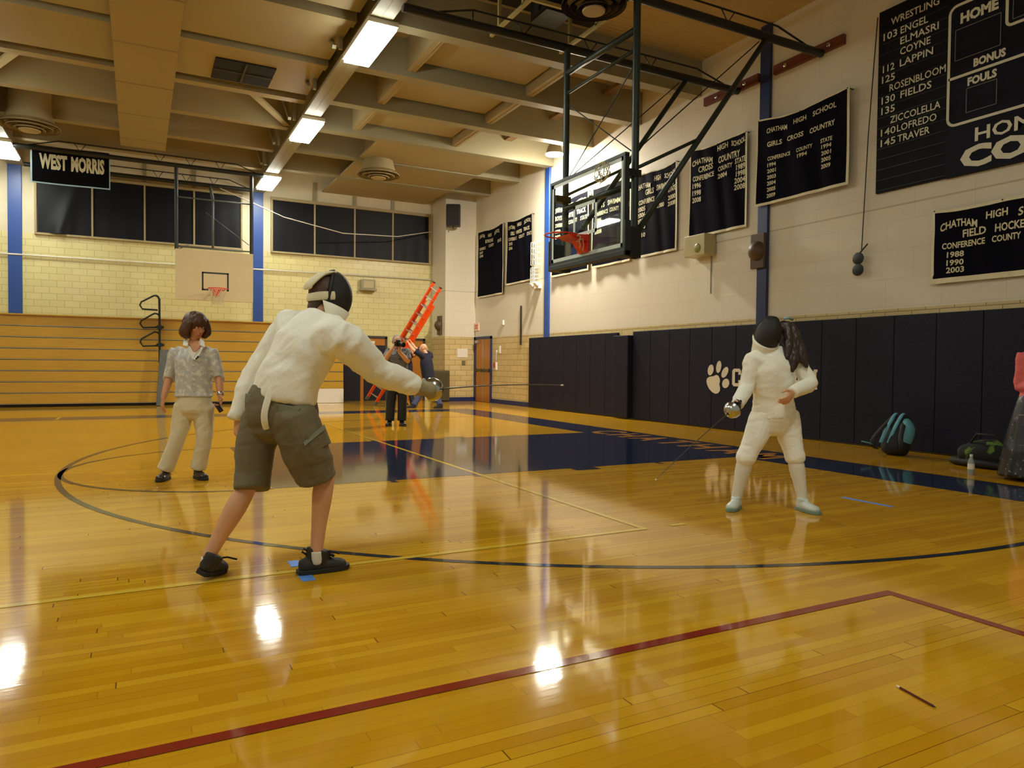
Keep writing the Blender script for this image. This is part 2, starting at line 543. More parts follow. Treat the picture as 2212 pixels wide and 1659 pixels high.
floor_poly('practice_court_line', [rect(-9, 2.31, 3.45, 2.365), rect(3.395, -2, 3.45, 2.31)], FLP['red'], 0.0022)
lm = MB()
for i, ch in enumerate('CHATHAM'):
    y = 10.55 - i*0.60
    write(lm, ch, y, y-0.46, 0.0, 0.62, lambda u, v: (7.0+v, u, 0.0022), bold=0.03)
lm.build('baseline_lettering', FLP['wood'], floor)

# ================================================================== walls
wall_far = struct(MB().box((-12, FY, -0.1), (WX+0.3, FY+0.3, DECK+0.1)).build('wall_far', wall_far_material()))
wall_right = struct(MB().box((WX, -2.5, -0.1), (WX+0.3, FY, DECK+0.1)).build('wall_right', wall_right_material()))
corner = MB().box((8.60, 21.05, 0), (WX, FY, DECK)).build('trim_4', wall_right_material(2.06))
struct(corner)
# painted steel columns
for i, (a, b, m) in enumerate([((-2.92, FY-0.06, 0), (-2.62, FY, 6.16), BLUEP), ((3.00, FY-0.06, 0), (3.28, FY, 6.16), BLUEP)]):
    struct(MB().box(a, b).build('trim_%d' % (i+1), m, bevel=0.008))
for i, (y, z) in enumerate([(9.05, DECK), (16.45, 6.38)]):
    struct(MB().box((WX-0.06, y-0.11, 0), (WX, y+0.11, z)).build('trim_%d' % (i+5), NAVYP if i == 0 else BLUEP, bevel=0.008))
# baseboard of the right wall, either side of the door
bb = MB().box((WX-0.02, 17.4, 0), (WX, 19.82, 0.13)).box((8.58, 21.03, 0), (WX, 21.05, 0.13))
struct(bb.build('baseboard_right', NAVYP))
# thin pipe rail along the far wall
pm = MB().tube([(-9, FY-0.06, 3.86), (0.0, FY-0.06, 3.88), (8.55, FY-0.06, 3.95)], 0.022)
p = pm.build('wall_pipe', WHITE, smooth=True)
tag(p, 'thin pale pipe running level across the cream block far wall', 'pipe')

# ================================================================== windows with black blinds in the far wall
def window(idx, x0, x1, zt, zb, n, folds):
    z0, z1 = zb, zt
    fr = MB()
    fr.box((x0-0.05, FY-0.10, z1), (x1+0.05, FY, z1+0.09)).box((x0-0.05, FY-0.08, z0-0.05), (x1+0.05, FY, z0))
    fr.box((x0-0.05, FY-0.09, z0), (x0, FY, z1)).box((x1, FY-0.09, z0), (x1+0.04, FY, z1))
    o = fr.build('window_%d' % idx, CREAM); struct(o)
    w = (x1-x0)/n
    for i in range(n):
        a, b = x0+i*w+0.02, x0+(i+1)*w-0.02
        gr = MB(); NU, NV = 16, 16
        for jv in range(NV+1):
            for iu in range(NU+1):
                s, t = iu/NU, jv/NV
                d = 0.012*math.sin(s*9+i*2)*t
                if folds == i:                       # the loose blind bulging at its foot
                    d = 0.10*t*t*math.exp(-((s-0.35-0.35*(1-t))/0.16)**2) + 0.055*t*math.exp(-((s-0.75+0.3*t)/0.10)**2)
                gr.v.append((a+s*(b-a), FY-0.035-abs(d), z1-t*(z1-z0)))
        for jv in range(NV):
            for iu in range(NU):
                k = jv*(NU+1)+iu
                gr.f.append((k, k+1, k+NU+2, k+NU+1))
        gr.build('blind', BLIND, o, smooth=True)
        if i > 0:
            MB().box((x0+i*w-0.022, FY-0.075, z0), (x0+i*w+0.022, FY-0.01, z1+0.0)).build('mullion', CREAM, o)
            MB().box((x0+i*w-0.05, FY-0.05, z1+0.09), (x0+i*w+0.05, FY-0.001, DECK-0.4)).build('wall_post', BEAMP, o)
    return o
window(1, -2.30, 2.66, 5.98, 4.48, 4, 0)
window(2, 3.54, 8.46, 5.98, 4.48, 4, -1)

# ================================================================== doors
# double door in the right wall
d1 = thing('door_1', (WX, 20.75, 0), None, None); d1['kind'] = 'structure'
MB().box((WX-0.05, 20.92, 0), (WX, 21.05, 2.05)).box((WX-0.05, 19.80, 0), (WX, 19.86, 2.05)).box((WX-0.05, 19.80, 1.98), (WX, 21.05, 2.06)).build('frame', NAVYP, d1)
for y0, y1 in ((20.40, 20.92), (19.86, 20.385)):
    lf = MB().box((WX-0.03, y0, 0.01), (WX-0.001, y1, 1.98)).build('door_leaf', WOODD, d1, bevel=0.003)
    MB().box((WX-0.075, y0+0.03, 0.96), (WX-0.05, y1-0.03, 1.03)).box((WX-0.05, y0+0.06, 0.94), (WX-0.03, y0+0.12, 1.05)).box((WX-0.05, y1-0.12, 0.94), (WX-0.03, y1-0.06, 1.05)).build('push_bar', mat('brown_metal', (88, 78, 52), 0.4, metal=0.6), lf)
MB().box((WX-0.04, 20.375, 0.01), (WX-0.0, 20.41, 1.98)).build('centre_post', ALU, d1)
MB().box((WX-0.10, 20.66, 1.86), (WX-0.03, 20.86, 1.94)).build('door_closer', ALU, d1)
# far wall: dark doorway beside the bleachers
d2 = thing('door_2', (6.6, FY, 0), None, None); d2['kind'] = 'structure'
MB().box((5.42, FY-0.05, 0), (5.50, FY, 2.02)).box((7.00, FY-0.05, 0), (7.07, FY, 2.02)).box((5.42, FY-0.05, 1.97), (7.07, FY, 2.05)).build('frame', mat('dark_frame', (52, 44, 36), 0.5), d2)
MB().box((5.5, FY-0.03, 1.76), (7.0, FY-0.005, 1.97)).build('transom', WOODD, d2)
MB().box((6.27, FY-0.045, 1.81), (6.66, FY-0.03, 1.89)).build('door_sign', WHITE, d2)
for a, b in ((5.5, 6.20), (6.30, 7.0)):
    MB().box((a, FY-0.03, 0.01), (b, FY-0.005, 1.76)).build('door_leaf', mat('dark_door', (20, 22, 34), 0.4), d2)
MB().box((6.20, FY-0.04, 0.0), (6.30, FY-0.005, 1.76)).build('centre_post', WOODD, d2)
d3 = thing('door_3', (7.9, FY, 0), None, None); d3['kind'] = 'structure'
MB().box((7.32, FY-0.05, 0), (7.39, FY, 2.0)).box((8.28, FY-0.05, 0), (8.35, FY, 2.0)).box((7.32, FY-0.05, 1.94), (8.35, FY, 2.01)).build('frame', mat('dark_frame', (52, 44, 36)), d3)
MB().box((7.39, FY-0.03, 0.01), (8.28, FY-0.005, 1.94)).build('door_leaf', WOODD, d3)

# ================================================================== ceiling
ceiling = struct(MB().box((-12, -2.5, DECK), (WX+0.3, FY+0.3, DECK+0.12)).build('ceiling', deck_material()))
BZ = 6.37
for gi, (x0, x1) in enumerate(((2.97, 3.30), (-2.92, -2.55))):
    g = MB().box((x0, -2.4, 6.15), (x1, FY, 6.21)).box((x0+0.14, -2.4, 6.21), (x1-0.14, FY, DECK)).box((x0+0.155, -2.4, 6.146), (x0+0.17, FY, 6.151))
    struct(g.build('trim_%d' % (7+gi), BEAMP))
for y in (1.4, 3.25, 5.1, 6.95, 8.8, 10.68, 12.52, 14.38, 16.22, 18.1, 20.0):
    if y > 10: MB().box((3.30, y, BZ), (WX, y+0.24, DECK)).build('ceiling_beam', BEAMP, ceiling)
    MB().box((-2.55, y+0.2, BZ-0.02), (2.97, y+0.42, DECK)).build('ceiling_beam', CREAM, ceiling)
for k, y in enumerate((10.68, 12.52, 14.38)):
    ya, yb = y+0.24, y+1.84
    for xa in (4.33, 6.78):
        MB().box((xa, ya, BZ+0.10), (xa+0.17, yb, DECK)).box((xa+0.09, ya, BZ+0.085), (xa+0.10, yb, BZ+0.10)).build('cross_joist', CREAM, ceiling)
    MB().box((4.52, ya+0.02, BZ+0.26), (6.72, yb-0.10, BZ+0.30)).build('ceiling_panel', CREAM, ceiling)
    MB().box((8.6-0.2*k, ya+0.3, BZ+0.45), (8.8-0.2*k, yb, BZ+0.52)).build('ceiling_patch', mat('brown_stain', (120, 92, 60), 0.8), ceiling)
# flush panels
def panel(x0, y0, x1, y1, z=BZ+0.02): MB().box((x0, y0, z), (x1, y1, z+0.04)).build('ceiling_panel', CREAM, ceiling)
for y in (1.82, 3.67, 5.52, 7.37, 9.22, 11.10, 12.94):
    panel(-2.53, y, 2.95, y+1.44)
MB().box((5.0, 8.6, DECK-0.03), (7.0, 10.55, DECK)).build('recess_shade_slab', mat('recess_shade', (46, 38, 28), 0.9), ceiling)  # flat slab below the deck, its dark colour painted as recess shade
panel(5.0, 16.5, 8.35, 18.04); panel(5.0, 18.34, 8.35, FY)
# knee braces and truss struts beside the girder
for p, q in (((1.62, 14.45, 6.52), (2.93, 16.40, 6.40)), ((-1.55, 14.45, 6.52), (-2.5, 16.3, 6.40))):
    MB().bar(p, q, 0.14, 0.05).build('knee_brace', CREAM, ceiling)
for y in (7.9, 9.8, 11.6, 13.5, 15.4, 17.3, 19.2):
    MB().bar((2.90, y, 6.2), (2.90, y, 7.04), 0.06).build('truss_strut', BEAMP, ceiling)
    MB().bar((2.80, y, 6.22), (2.80, y+0.9, 7.0), 0.06).build('truss_strut', BEAMP, ceiling)
# grille left of the lights; a near-black box holds the opening's painted shade
v = thing('ceiling_grille', (1.78, 13.85, BZ-0.02), 'dark square ceiling grille with crossed bars left of the light row', 'vent')
MB().box((1.20, 13.34, BZ-0.005), (2.20, 14.30, BZ+0.018)).build('opening', mat('void_shade', (22, 20, 18), 0.9), v)
MB().box((1.20, 13.80, BZ-0.02), (2.20, 13.83, BZ-0.005)).box((1.69, 13.34, BZ-0.02), (1.72, 14.30, BZ-0.005)).build('grille_bar', mat('dark_bar', (66, 58, 44), 0.7), v)
# wide air duct
du = MB().box((-0.34, -1.5, 6.20), (0.60, 19.15, 6.345))
du = du.build('air_duct', CREAM)
tag(du, 'wide flat beige duct running under the ceiling from above the camera to the far end', 'duct')
for k in range(10):
    MB().box((-0.345, 2.0+k*1.83, 6.192), (0.605, 2.03+k*1.83, 6.35)).build('duct_seam', mat('seam_paint', (142, 126, 88), 0.6), du)

# ------------------------------------------------------------------ lights
def fixture(x, y, label):
    t = thing('ceiling_light', (x, y, 6.0), label, 'light', 'rectangular gymnasium lights on the girders')
    MB().box((x-0.225, y-0.74, 6.075), (x+0.225, y+0.74, 6.145)).build('housing', WHITE, t)
    MB().box((x-0.205, y-0.72, 6.02), (x+0.205, y+0.72, 6.074)).build('diffuser', LAMPM, t, bevel=0.01)
for y, lb in ((20.5, 'rectangular bright ceiling light at the far end of the girder above the blue column'),
              (15.55, 'rectangular bright ceiling light halfway along the girder right of the duct'),
              (10.92, 'largest rectangular bright ceiling light near the top edge left of the hoop frame'),
              (1.4, 'unseen rectangular ceiling light on the right girder nearly over the camera')):
    fixture(3.17, y, lb)  # the nearest one is out of view, added to the row for its light
for y, lb in ((20.4, 'rectangular bright ceiling light cut by the left edge beside the banner WEST MORRIS'),
              (15.55, 'unseen rectangular ceiling light on the left girder next after the one in view'),
              (10.92, 'unseen rectangular ceiling light on the left girder, third from the far wall'),
              (6.1, 'unseen rectangular ceiling light on the left girder, fourth from the far wall'),
              (1.4, 'unseen rectangular ceiling light on the left girder nearest the camera')):
    fixture(-2.74, y, lb)  # all but the farthest are unseen, continuing the row to add light
# dome lamp above the right wall banners
dl = thing('dome_lamp', (9.0, 15.1, 6.35), 'small round dome lamp glowing under the ceiling by the right wall', 'light')
MB().lathe((9.0, 15.1, 6.30), (0,0,1), [(0.215, 0.0), (0.21, 0.02), (0.17, 0.16), (0.11, 0.27), (0.085, 0.32), (0.085, 0.46)], cap=False).build('lamp_shade', mat('smoky_shade', (150, 140, 116), 0.4, metal=0.3), dl, smooth=True)
MB().lathe((9.0, 15.1, 6.285), (0,0,1), [(0.02, -0.03), (0.14, -0.02), (0.205, 0.0), (0.205, 0.025)]).build('bulb_lens', mat('dome_lens', (255, 245, 225), 0.4, emit=((1.0, 0.92, 0.78), SPOT)), dl, smooth=True)
MB().lathe((9.0, 15.1, 6.76), (0,0,1), [(0.13, 0), (0.13, 0.05), (0.03, 0.05), (0.03, 0.28)]).build('ballast', BEAMP, dl, smooth='auto')

# round ceiling diffusers
def diffuser(c, r, label, dark):
    t = thing('ceiling_diffuser', (c[0], c[1], c[2]), label, 'vent', 'round air diffusers')
    m = mat('diffuser_dark', (60, 50, 38), 0.5) if dark else mat('diffuser_tan', (150, 132, 88), 0.5)
    for k, (rr, z) in enumerate(((1.0, 0.0), (0.76, -0.03), (0.52, -0.06))):
        MB().lathe((c[0], c[1], c[2]+z), (0,0,1), [(r*rr, 0.0), (r*rr, 0.02), (r*(rr-0.16), 0.10), (r*(rr-0.17), 0.10), (r*(rr-0.10), 0.0)], seg=32, cap=False).build('cone_ring', m, t, smooth='auto')
    MB().lathe((c[0], c[1], c[2]-0.08), (0,0,1), [(0.02, 0), (r*0.34, 0.0), (r*0.36, 0.02), (r*0.22, 0.08), (0.02, 0.08)], seg=28).build('centre_cone', mat('diffuser_centre', (176, 160, 118), 0.5), t, smooth='auto')
    MB().lathe((c[0], c[1], c[2]+0.08), (0,0,1), [(r*0.82, 0), (r*0.7, 0.25), (r*0.7, DECK-c[2]-0.09)], seg=28).build('neck', CREAM, t, smooth='auto')
diffuser((5.52, 18.1, 6.02), 0.54, 'round tan air diffuser above the far windows right of the lights', False)
diffuser((-1.98, 18.0, 6.02), 0.56, 'round air diffuser above the banner WEST MORRIS', False)
diffuser((5.46, 8.17, 6.0), 0.44, 'round dark air diffuser with pale centre at the top edge above the glass hoop', True)
# lifting frame under the slab painted with recess shade above the hoop
hf = thing('hoist_frame', (5.7, 9.8, 6.4), 'pale angle iron hoist frame in the dark ceiling recess above the glass hoop', 'frame')
hm = MB()
for x in (5.05, 6.35):
    hm.bar((x, 9.15, 6.45), (x, 10.5, 6.45), 0.05); hm.bar((x, 9.4, 6.45), (x, 9.4, 7.03), 0.05); hm.bar((x, 10.2, 6.45), (x, 10.2, 7.03), 0.05)
for y in (9.2, 10.3): hm.bar((5.05, y, 6.46), (6.35, y, 6.46), 0.05)
hm.build('angle_frame', mat('pale_angle_iron', (176, 166, 108), 0.5), hf)
MB().box((5.5, 9.5, 6.55), (5.95, 10.0, 6.95)).tube([(5.45, 9.75, 6.7), (6.0, 9.75, 6.7)], 0.1, 12).build('winch', BLACKM, hf)

def AT(px, py, X=None, Y=None, Z=None):
    d = FWD + RGT*((px-1106.0)/FPX) - UPV*((py-829.5)/FPX)
    t = X/d.x if X is not None else (Y/d.y if Y is not None else (Z-EYE.z)/d.z)
    return EYE + d*t

# ================================================================== folded bleachers
bl = thing('bleachers', (-2.0, 21.6, 0), 'folded honey coloured wooden bleachers along the far wall under the windows', 'bleachers')
NR, ZB, ZT = 8, 0.075, 2.31
hh = (ZT-ZB)/NR
for i in range(NR):
    z0, z1 = ZB+i*hh, ZB+(i+1)*hh
    y = 21.34 + 0.012*i
    b = MB().box((-12, y, z0+0.018), (5.46, y+0.03, z1-0.012)).build('riser_board', WOODB, bl, bevel=0.004)
    MB().box((-12, y-0.006, z0+0.002), (5.46, y+0.03, z0+0.014)).build('nosing_strip', ALU, b)
MB().box((-12, 21.47, 0.03), (5.44, 22.15, ZT-0.02)).build('understructure', mat('dark_under', (40, 30, 18), 0.8), bl)
MB().box((-12, 21.35, ZT-0.012), (5.46, 22.15, ZT+0.02)).build('top_seat', WOODB, bl)
MB().box((-12, 21.40, 0.0), (5.46, 21.46, ZB)).build('kick_board', mat('dark_under', (40, 30, 18)), bl)
wp = MB().box((4.62, 21.18, 0.005), (5.42, 21.22, 0.42)).build('white_board', WHITE, bevel=0.004)
tag(wp, 'low white board standing on the floor at the right end of the bleachers', 'board')
pp = MB()
pp.box((4.50, 20.35, 0.001), (4.80, 20.62, 0.004)).box((4.75, 20.15, 0.001), (5.05, 20.40, 0.006))
tag(pp.build('paper_sheets', WHITE), 'white paper sheets lying on the floor before the low white board', 'paper')

# black aisle handrail folded against the bleachers
hr = thing('aisle_handrail', tuple(AT(344, 760, Y=21.22)), 'black tubular aisle handrail with three triangular loops standing against the bleachers', 'handrail')
def zp(u, v, Y=21.22): return AT(280+u/6.917, 620+v/6.917, Y=Y)
MB().tube([zp(380,124), zp(420,140), zp(444,180), zp(446,400), zp(450,950), zp(448,1130)], 0.028, 10).build('post', BLACKM, hr, smooth=True)
for L in ([(380,124),(340,140),(175,222),(153,270),(190,328),(420,345)], [(444,430),(415,402),(375,394),(340,410),(178,498),(155,545),(200,606),(446,600)], [(444,700),(415,676),(375,668),(340,685),(178,775),(158,822),(200,882),(446,875)]):
    MB().tube([zp(*q) for q in L], 0.023, 8).build('rail_loop', BLACKM, hr, smooth=True)
for q in ((448,600),(455,865)):
    c = zp(*q)
    MB().obox(c, (1,0,0), (0,1,0), (0,0,1), 0.06, 0.05, 0.05).tube([c+Vector((-0.09,0,0)), c+Vector((0.10,0,0))], 0.03, 10).build('clamp', BLACKM, hr)
gm = MB(); a, b, c, d = zp(450,945,21.24), zp(575,940,21.24), zp(520,1620,21.0), zp(395,1540,21.0)
c.z = 0.0; d.z = 0.0; a.y -= 0.05; b.y -= 0.05
n = Vector((0,-1,0.2)).normalized()*0.05
gm.add([a,b,c,d]+[p+n for p in (a,b,c,d)], [(0,1,2,3),(7,6,5,4),(0,4,5,1),(1,5,6,2),(2,6,7,3),(3,7,4,0)])
tag(gm.build('vinyl_pad', GREY, bevel=0.01), 'grey vinyl pad propped below the black handrail behind the woman', 'pad')

# ================================================================== glass basketball hoop, right
bk = thing('basketball_hoop', (5.9, 8.65, 2.6), 'glass basketball backboard with orange rim hung on dark green ceiling poles', 'basketball hoop', 'hanging basketball hoops')
XB, Y0, Y1, Z0, Z1 = 5.68, 7.72, 9.58, 2.72, 3.93
MB().box((XB-0.006, Y0+0.02, Z0+0.02), (XB+0.006, Y1-0.02, Z1-0.02)).build('glass_pane', GLASS, bk)
fr = MB()
fr.box((XB-0.02, Y0-0.03, Z1-0.01), (XB+0.05, Y1+0.03, Z1+0.035)).box((XB-0.02, Y0-0.03, Z0-0.035), (XB+0.05, Y1+0.03, Z0+0.01))
fr.box((XB-0.02, Y0-0.03, Z0), (XB+0.05, Y0+0.01, Z1)).box((XB-0.02, Y1-0.01, Z0), (XB+0.05, Y1+0.03, Z1))
fr.build('board_frame', GREENB, bk)
wl = MB(); e = 0.055; X = XB-0.0085
def plate(mb, y0, y1, z0, z1, x=X): mb.box((x-0.001, y0, z0), (x, y1, z1))
plate(wl, Y0+0.01, Y1-0.01, Z1-0.01-e, Z1-0.01); plate(wl, Y0+0.01, Y1-0.01, Z0+0.01, Z0+0.01+e); plate(wl, Y0+0.01, Y0+0.01+e, Z0, Z1); plate(wl, Y1-0.01-e, Y1-0.01, Z0, Z1)
wl.build('white_border', mat('painted_line', (206, 220, 212), 0.4), bk)
ts = MB(); ty0, ty1, tz0, tz1 = 8.65-0.305, 8.65+0.305, 3.03, 3.49
plate(ts, ty0, ty1, tz1-0.05, tz1); plate(ts, ty0, ty1, tz0, tz0+0.05); plate(ts, ty0, ty0+0.05, tz0, tz1); plate(ts, ty1-0.05, ty1, tz0, tz1)
ts.build('target_square', mat('painted_line', (206, 220, 212)), bk)
pd = MB().box((XB-0.03, Y0-0.06, Z0-0.11), (XB+0.07, Y1+0.06, Z0-0.03)).box((XB-0.03, Y0-0.06, Z0-0.11), (XB+0.07, Y0-0.03, Z0+0.36)).box((XB-0.03, Y1+0.03, Z0-0.11), (XB+0.07, Y1+0.06, Z0+0.36))
pd.build('edge_padding', mat('dark_green_pad', (30, 42, 36), 0.5), bk, bevel=0.012)
RZ = 2.99; RC = Vector((5.28, 8.65, RZ))
rp = [RC+Vector((0.232*math.cos(2*PI*k/28), 0.232*math.sin(2*PI*k/28), 0)) for k in range(28)]
rm = MB().tube(rp, 0.011, 8, closed=True)
for sgn in (-1, 1): rm.tube([RC+Vector((0.12, 0.2*sgn, -0.01)), Vector((5.62, 8.65+0.07*sgn, RZ-0.05))], 0.01)
rm.prism([(0.0, 0.02), (0.0, -0.07), (-0.25, -0.05), (-0.33, 0.0)], (5.64, 8.50, RZ), (1,0,0), (0,0,1), (0, 0.30, 0))
rm.build('rim', RIMO, bk, smooth='auto')
MB().box((5.625, 8.53, RZ-0.22), (5.668, 8.77, RZ+0.03)).prism([(0,0),(0,-0.2),(-0.16,0)], (5.63, 8.56, RZ-0.02), (1,0,0), (0,0,1), (0,0.18,0)).build('rim_bracket', RIMO, bk)
def tangle(name, c, r, n, parent, m, flat=0.35, seed=3, th=0.004):
    R = random.Random(seed); mb = MB()
    for k in range(n):
        pts = []; p = Vector((R.uniform(-1,1)*flat, R.uniform(-1,1), R.uniform(-1,1)))
        dvec = Vector((R.uniform(-1,1)*flat, R.uniform(-1,1), R.uniform(-1,1)))
        for j in range(9):
            dvec += Vector((R.uniform(-1,1)*flat, R.uniform(-1,1), R.uniform(-1,1)))*0.9
            dvec.normalize(); p = p + dvec*0.4
            if p.length > 1: p = p*(0.85/p.length)
            pts.append(Vector(c)+Vector((p.x*r[0], p.y*r[1], p.z*r[2])))
        mb.tube(pts, th, 5)
    return mb.build(name, m, parent, smooth=True)
tangle('tangled_net', AT(1300, 371, X=5.60), (0.09, 0.20, 0.17), 20, bk, NETM, 0.6, 5, 0.006)
tangle('rim_cord', AT(1247, 515, X=5.42), (0.06, 0.08, 0.05), 5, bk, NETM, 0.8, 9, 0.006)
MB().tube([AT(1250,518,X=5.45), AT(1254,528,X=5.45), AT(1252,536,X=5.45)], 0.005).tube([AT(1259,515,X=5.5), AT(1261,530,X=5.5), AT(1259,541,X=5.5)], 0.005).build('cord_end', NETM, bk)
PYS = (7.86, 9.63); XP = 5.95
for y in PYS:
    pl = MB().tube([(XP, y, 2.62), (XP, y, 6.09)], 0.05, 12).build('drop_pole', GREENB, bk, smooth='auto')
    MB().box((XP-0.20, y-0.05, 3.70), (XP+0.07, y+0.07, 3.80)).build('pole_bracket', BLACKM, pl)
    MB().box((XP-0.24, y-0.06, 2.62), (XP+0.07, y+0.07, 3.03)).build('pole_bracket', BLACKM, pl)
    tb = MB().tube([(3.28, y+0.03, 6.12), (9.58, y+0.03, 6.12)], 0.062, 12).build('ceiling_tube', BLACKM, bk, smooth='auto')
    rod = MB().tube([(3.75, y+0.03, 6.16), (4.35, y+0.03, 6.33), (8.6, y+0.03, 6.33), (9.35, y+0.03, 6.15)], 0.016, 6)
    for x in (5.2, 6.4, 7.6):
        rod.tube([(x-0.13, y+0.03, 6.33), (x, y+0.03, 6.15), (x+0.13, y+0.03, 6.33)], 0.010, 5)
    rod.tube([(4.35, y+0.03, 6.15), (4.35, y+0.03, 6.33)], 0.012, 5)
    rod.build('truss_rod', BLACKM, tb, smooth=True)
    J1 = Vector((8.35, y+0.03, 6.06)); J2 = Vector((XP+0.05, y, 2.98))
    MB().tube([J1, J2], 0.042, 10).build('diagonal_brace', GREENB, bk, smooth=True)
    mid = J2.lerp(J1, 0.46)
    MB().tube([mid, (XP, y, 3.82)], 0.024, 8).build('tie_bar', GREENB, bk, smooth=True)
    MB().tube([(XP, y, 4.05), (8.2, y, 6.0)], 0.009, 5).build('stay_cable', BLACKM, bk)
for za, zb_, r_ in ((5.68, 5.72, 0.045), (5.42, 5.40, 0.024), (3.62, 3.62, 0.045)): MB().tube([(XP, PYS[0], za), (XP, PYS[1], zb_)], r_, 10).build('cross_bar', GREENB, bk, smooth=True)
for i in (0, 1): MB().tube([(XP, PYS[i], 5.25), (XP, PYS[1-i], 4.02)], 0.009, 5).build('cross_cable', BLACKM, bk)
for (ya, yb) in ((7.50, 8.86), (9.20, 10.55)):
    MB().box((WX-0.07, ya, 6.13), (WX-0.0, yb, 6.28)).build('mounting_plank', REDW, bk)
for y in (7.75, 8.6, 9.5, 10.2):
    MB().lathe((WX-0.075, y, 6.20), (-1,0,0), [(0.035, 0), (0.035, 0.012), (0.02, 0.02)], 10).build('plank_bolt', STEEL, bk)

# ================================================================== wooden basketball hoop by the far wall
b2 = thing('basketball_hoop', (1.77, 19.9, 2.7), 'tan wooden basketball backboard with black square hung before the far wall', 'basketball hoop', 'hanging basketball hoops')
YB = 19.9
MB().box((0.84, YB-0.03, 2.74), (2.69, YB+0.02, 4.01)).build('wood_board', mat('tan_board', (212, 192, 148), 0.5, var=0.06, scale=3), b2, bevel=0.006)
sq = MB()
for a, b in (((1.45,3.43),(2.09,3.47)), ((1.45,3.00),(2.09,3.04)), ((1.45,3.0),(1.49,3.47)), ((2.05,3.0),(2.09,3.47))):
    sq.box((a[0], YB-0.033, a[1]), (b[0], YB-0.0295, b[1]))
sq.build('target_square', mat('black_line', (36, 38, 34), 0.5), b2)
R2 = Vector((1.79, YB-0.42, 3.02))
rm = MB().tube([R2+Vector((0.23*math.cos(2*PI*k/24), 0.23*math.sin(2*PI*k/24), 0)) for k in range(24)], 0.012, 6, closed=True)
rm.prism([(-0.10,0.02),(0.10,0.02),(0.07,-0.16),(-0.07,-0.16)], (1.79, YB-0.03, 3.02), (1,0,0), (0,0,1), (0,-0.05,0))
for sg in (-1,1): rm.tube([R2+Vector((0.16*sg, 0.16, 0)), (1.79+0.06*sg, YB-0.05, 2.95)], 0.012)
rm.build('rim', RIMO, b2, smooth='auto')
nt = MB()
for k in range(12):
    for sg in (1, -1):
        nt.tube([R2+Vector((r*math.cos(2*PI*(k+sg*j*0.5)/12), r*math.sin(2*PI*(k+sg*j*0.5)/12), -z)) for j, (r, z) in enumerate(((0.225,0.0),(0.19,0.1),(0.15,0.2),(0.125,0.3),(0.12,0.40)))], 0.006, 4)
nt.build('net', NETM, b2)
for x in (0.87, 2.66):
    MB().tube([(x, YB+0.06, 4.0 if x < 1 else 2.85), (x, YB+0.06, 6.12)], 0.045, 10).build('drop_pole', BLACKM, b2, smooth='auto')
for y, x0 in ((YB+0.06, -2.52), (21.75, -2.52)):
    tb = MB().tube([(x0, y, 6.10), (2.96, y, 6.10)], 0.058, 10).build('ceiling_tube', BLACKM, b2, smooth='auto')
    rod = MB().tube([(x0+0.2, y, 6.12), (x0+0.9, y, 6.32), (2.3, y, 6.32), (2.85, y, 6.12)], 0.014, 6)
    for x in (-1.2, 0.5, 1.2, 1.9): rod.tube([(x-0.12, y, 6.32), (x, y, 6.13), (x+0.12, y, 6.32)], 0.010, 5)
    rod.build('truss_rod', BLACKM, tb)
ba = MB().tube([(0.87, YB+0.06, 4.08), (2.66, YB+0.06, 4.08)], 0.02, 6).tube([(0.9, YB+0.06, 5.32), (2.66, YB+0.06, 5.32)], 0.02, 6)
ba.tube([(1.55, YB+0.06, 5.0), (2.6, YB+0.06, 4.25)], 0.009, 5).tube([(0.9, YB+0.06, 4.0), (1.15, YB+0.1, 4.14)], 0.012, 5)
ba.tube([(1.72, YB+0.06, 5.35), (1.80, 21.7, 6.05)], 0.04, 8).tube([(1.72, YB+0.06, 5.3), (1.72, YB+0.06, 4.1)], 0.03, 8)
ba.build('brace_frame', GREY, b2, smooth=True)
cb = MB().tube([(1.9, YB+0.1, 5.66), (3.6, 20.6, 5.20), (5.4, 21.2, 5.02), (7.2, 21.6, 5.15), (8.55, 22.0, 5.5)], 0.013, 6)
tag(cb.build('slack_cable', WHITE, smooth=True), 'thin white cable sagging from the wooden hoop across the right windows', 'cable')

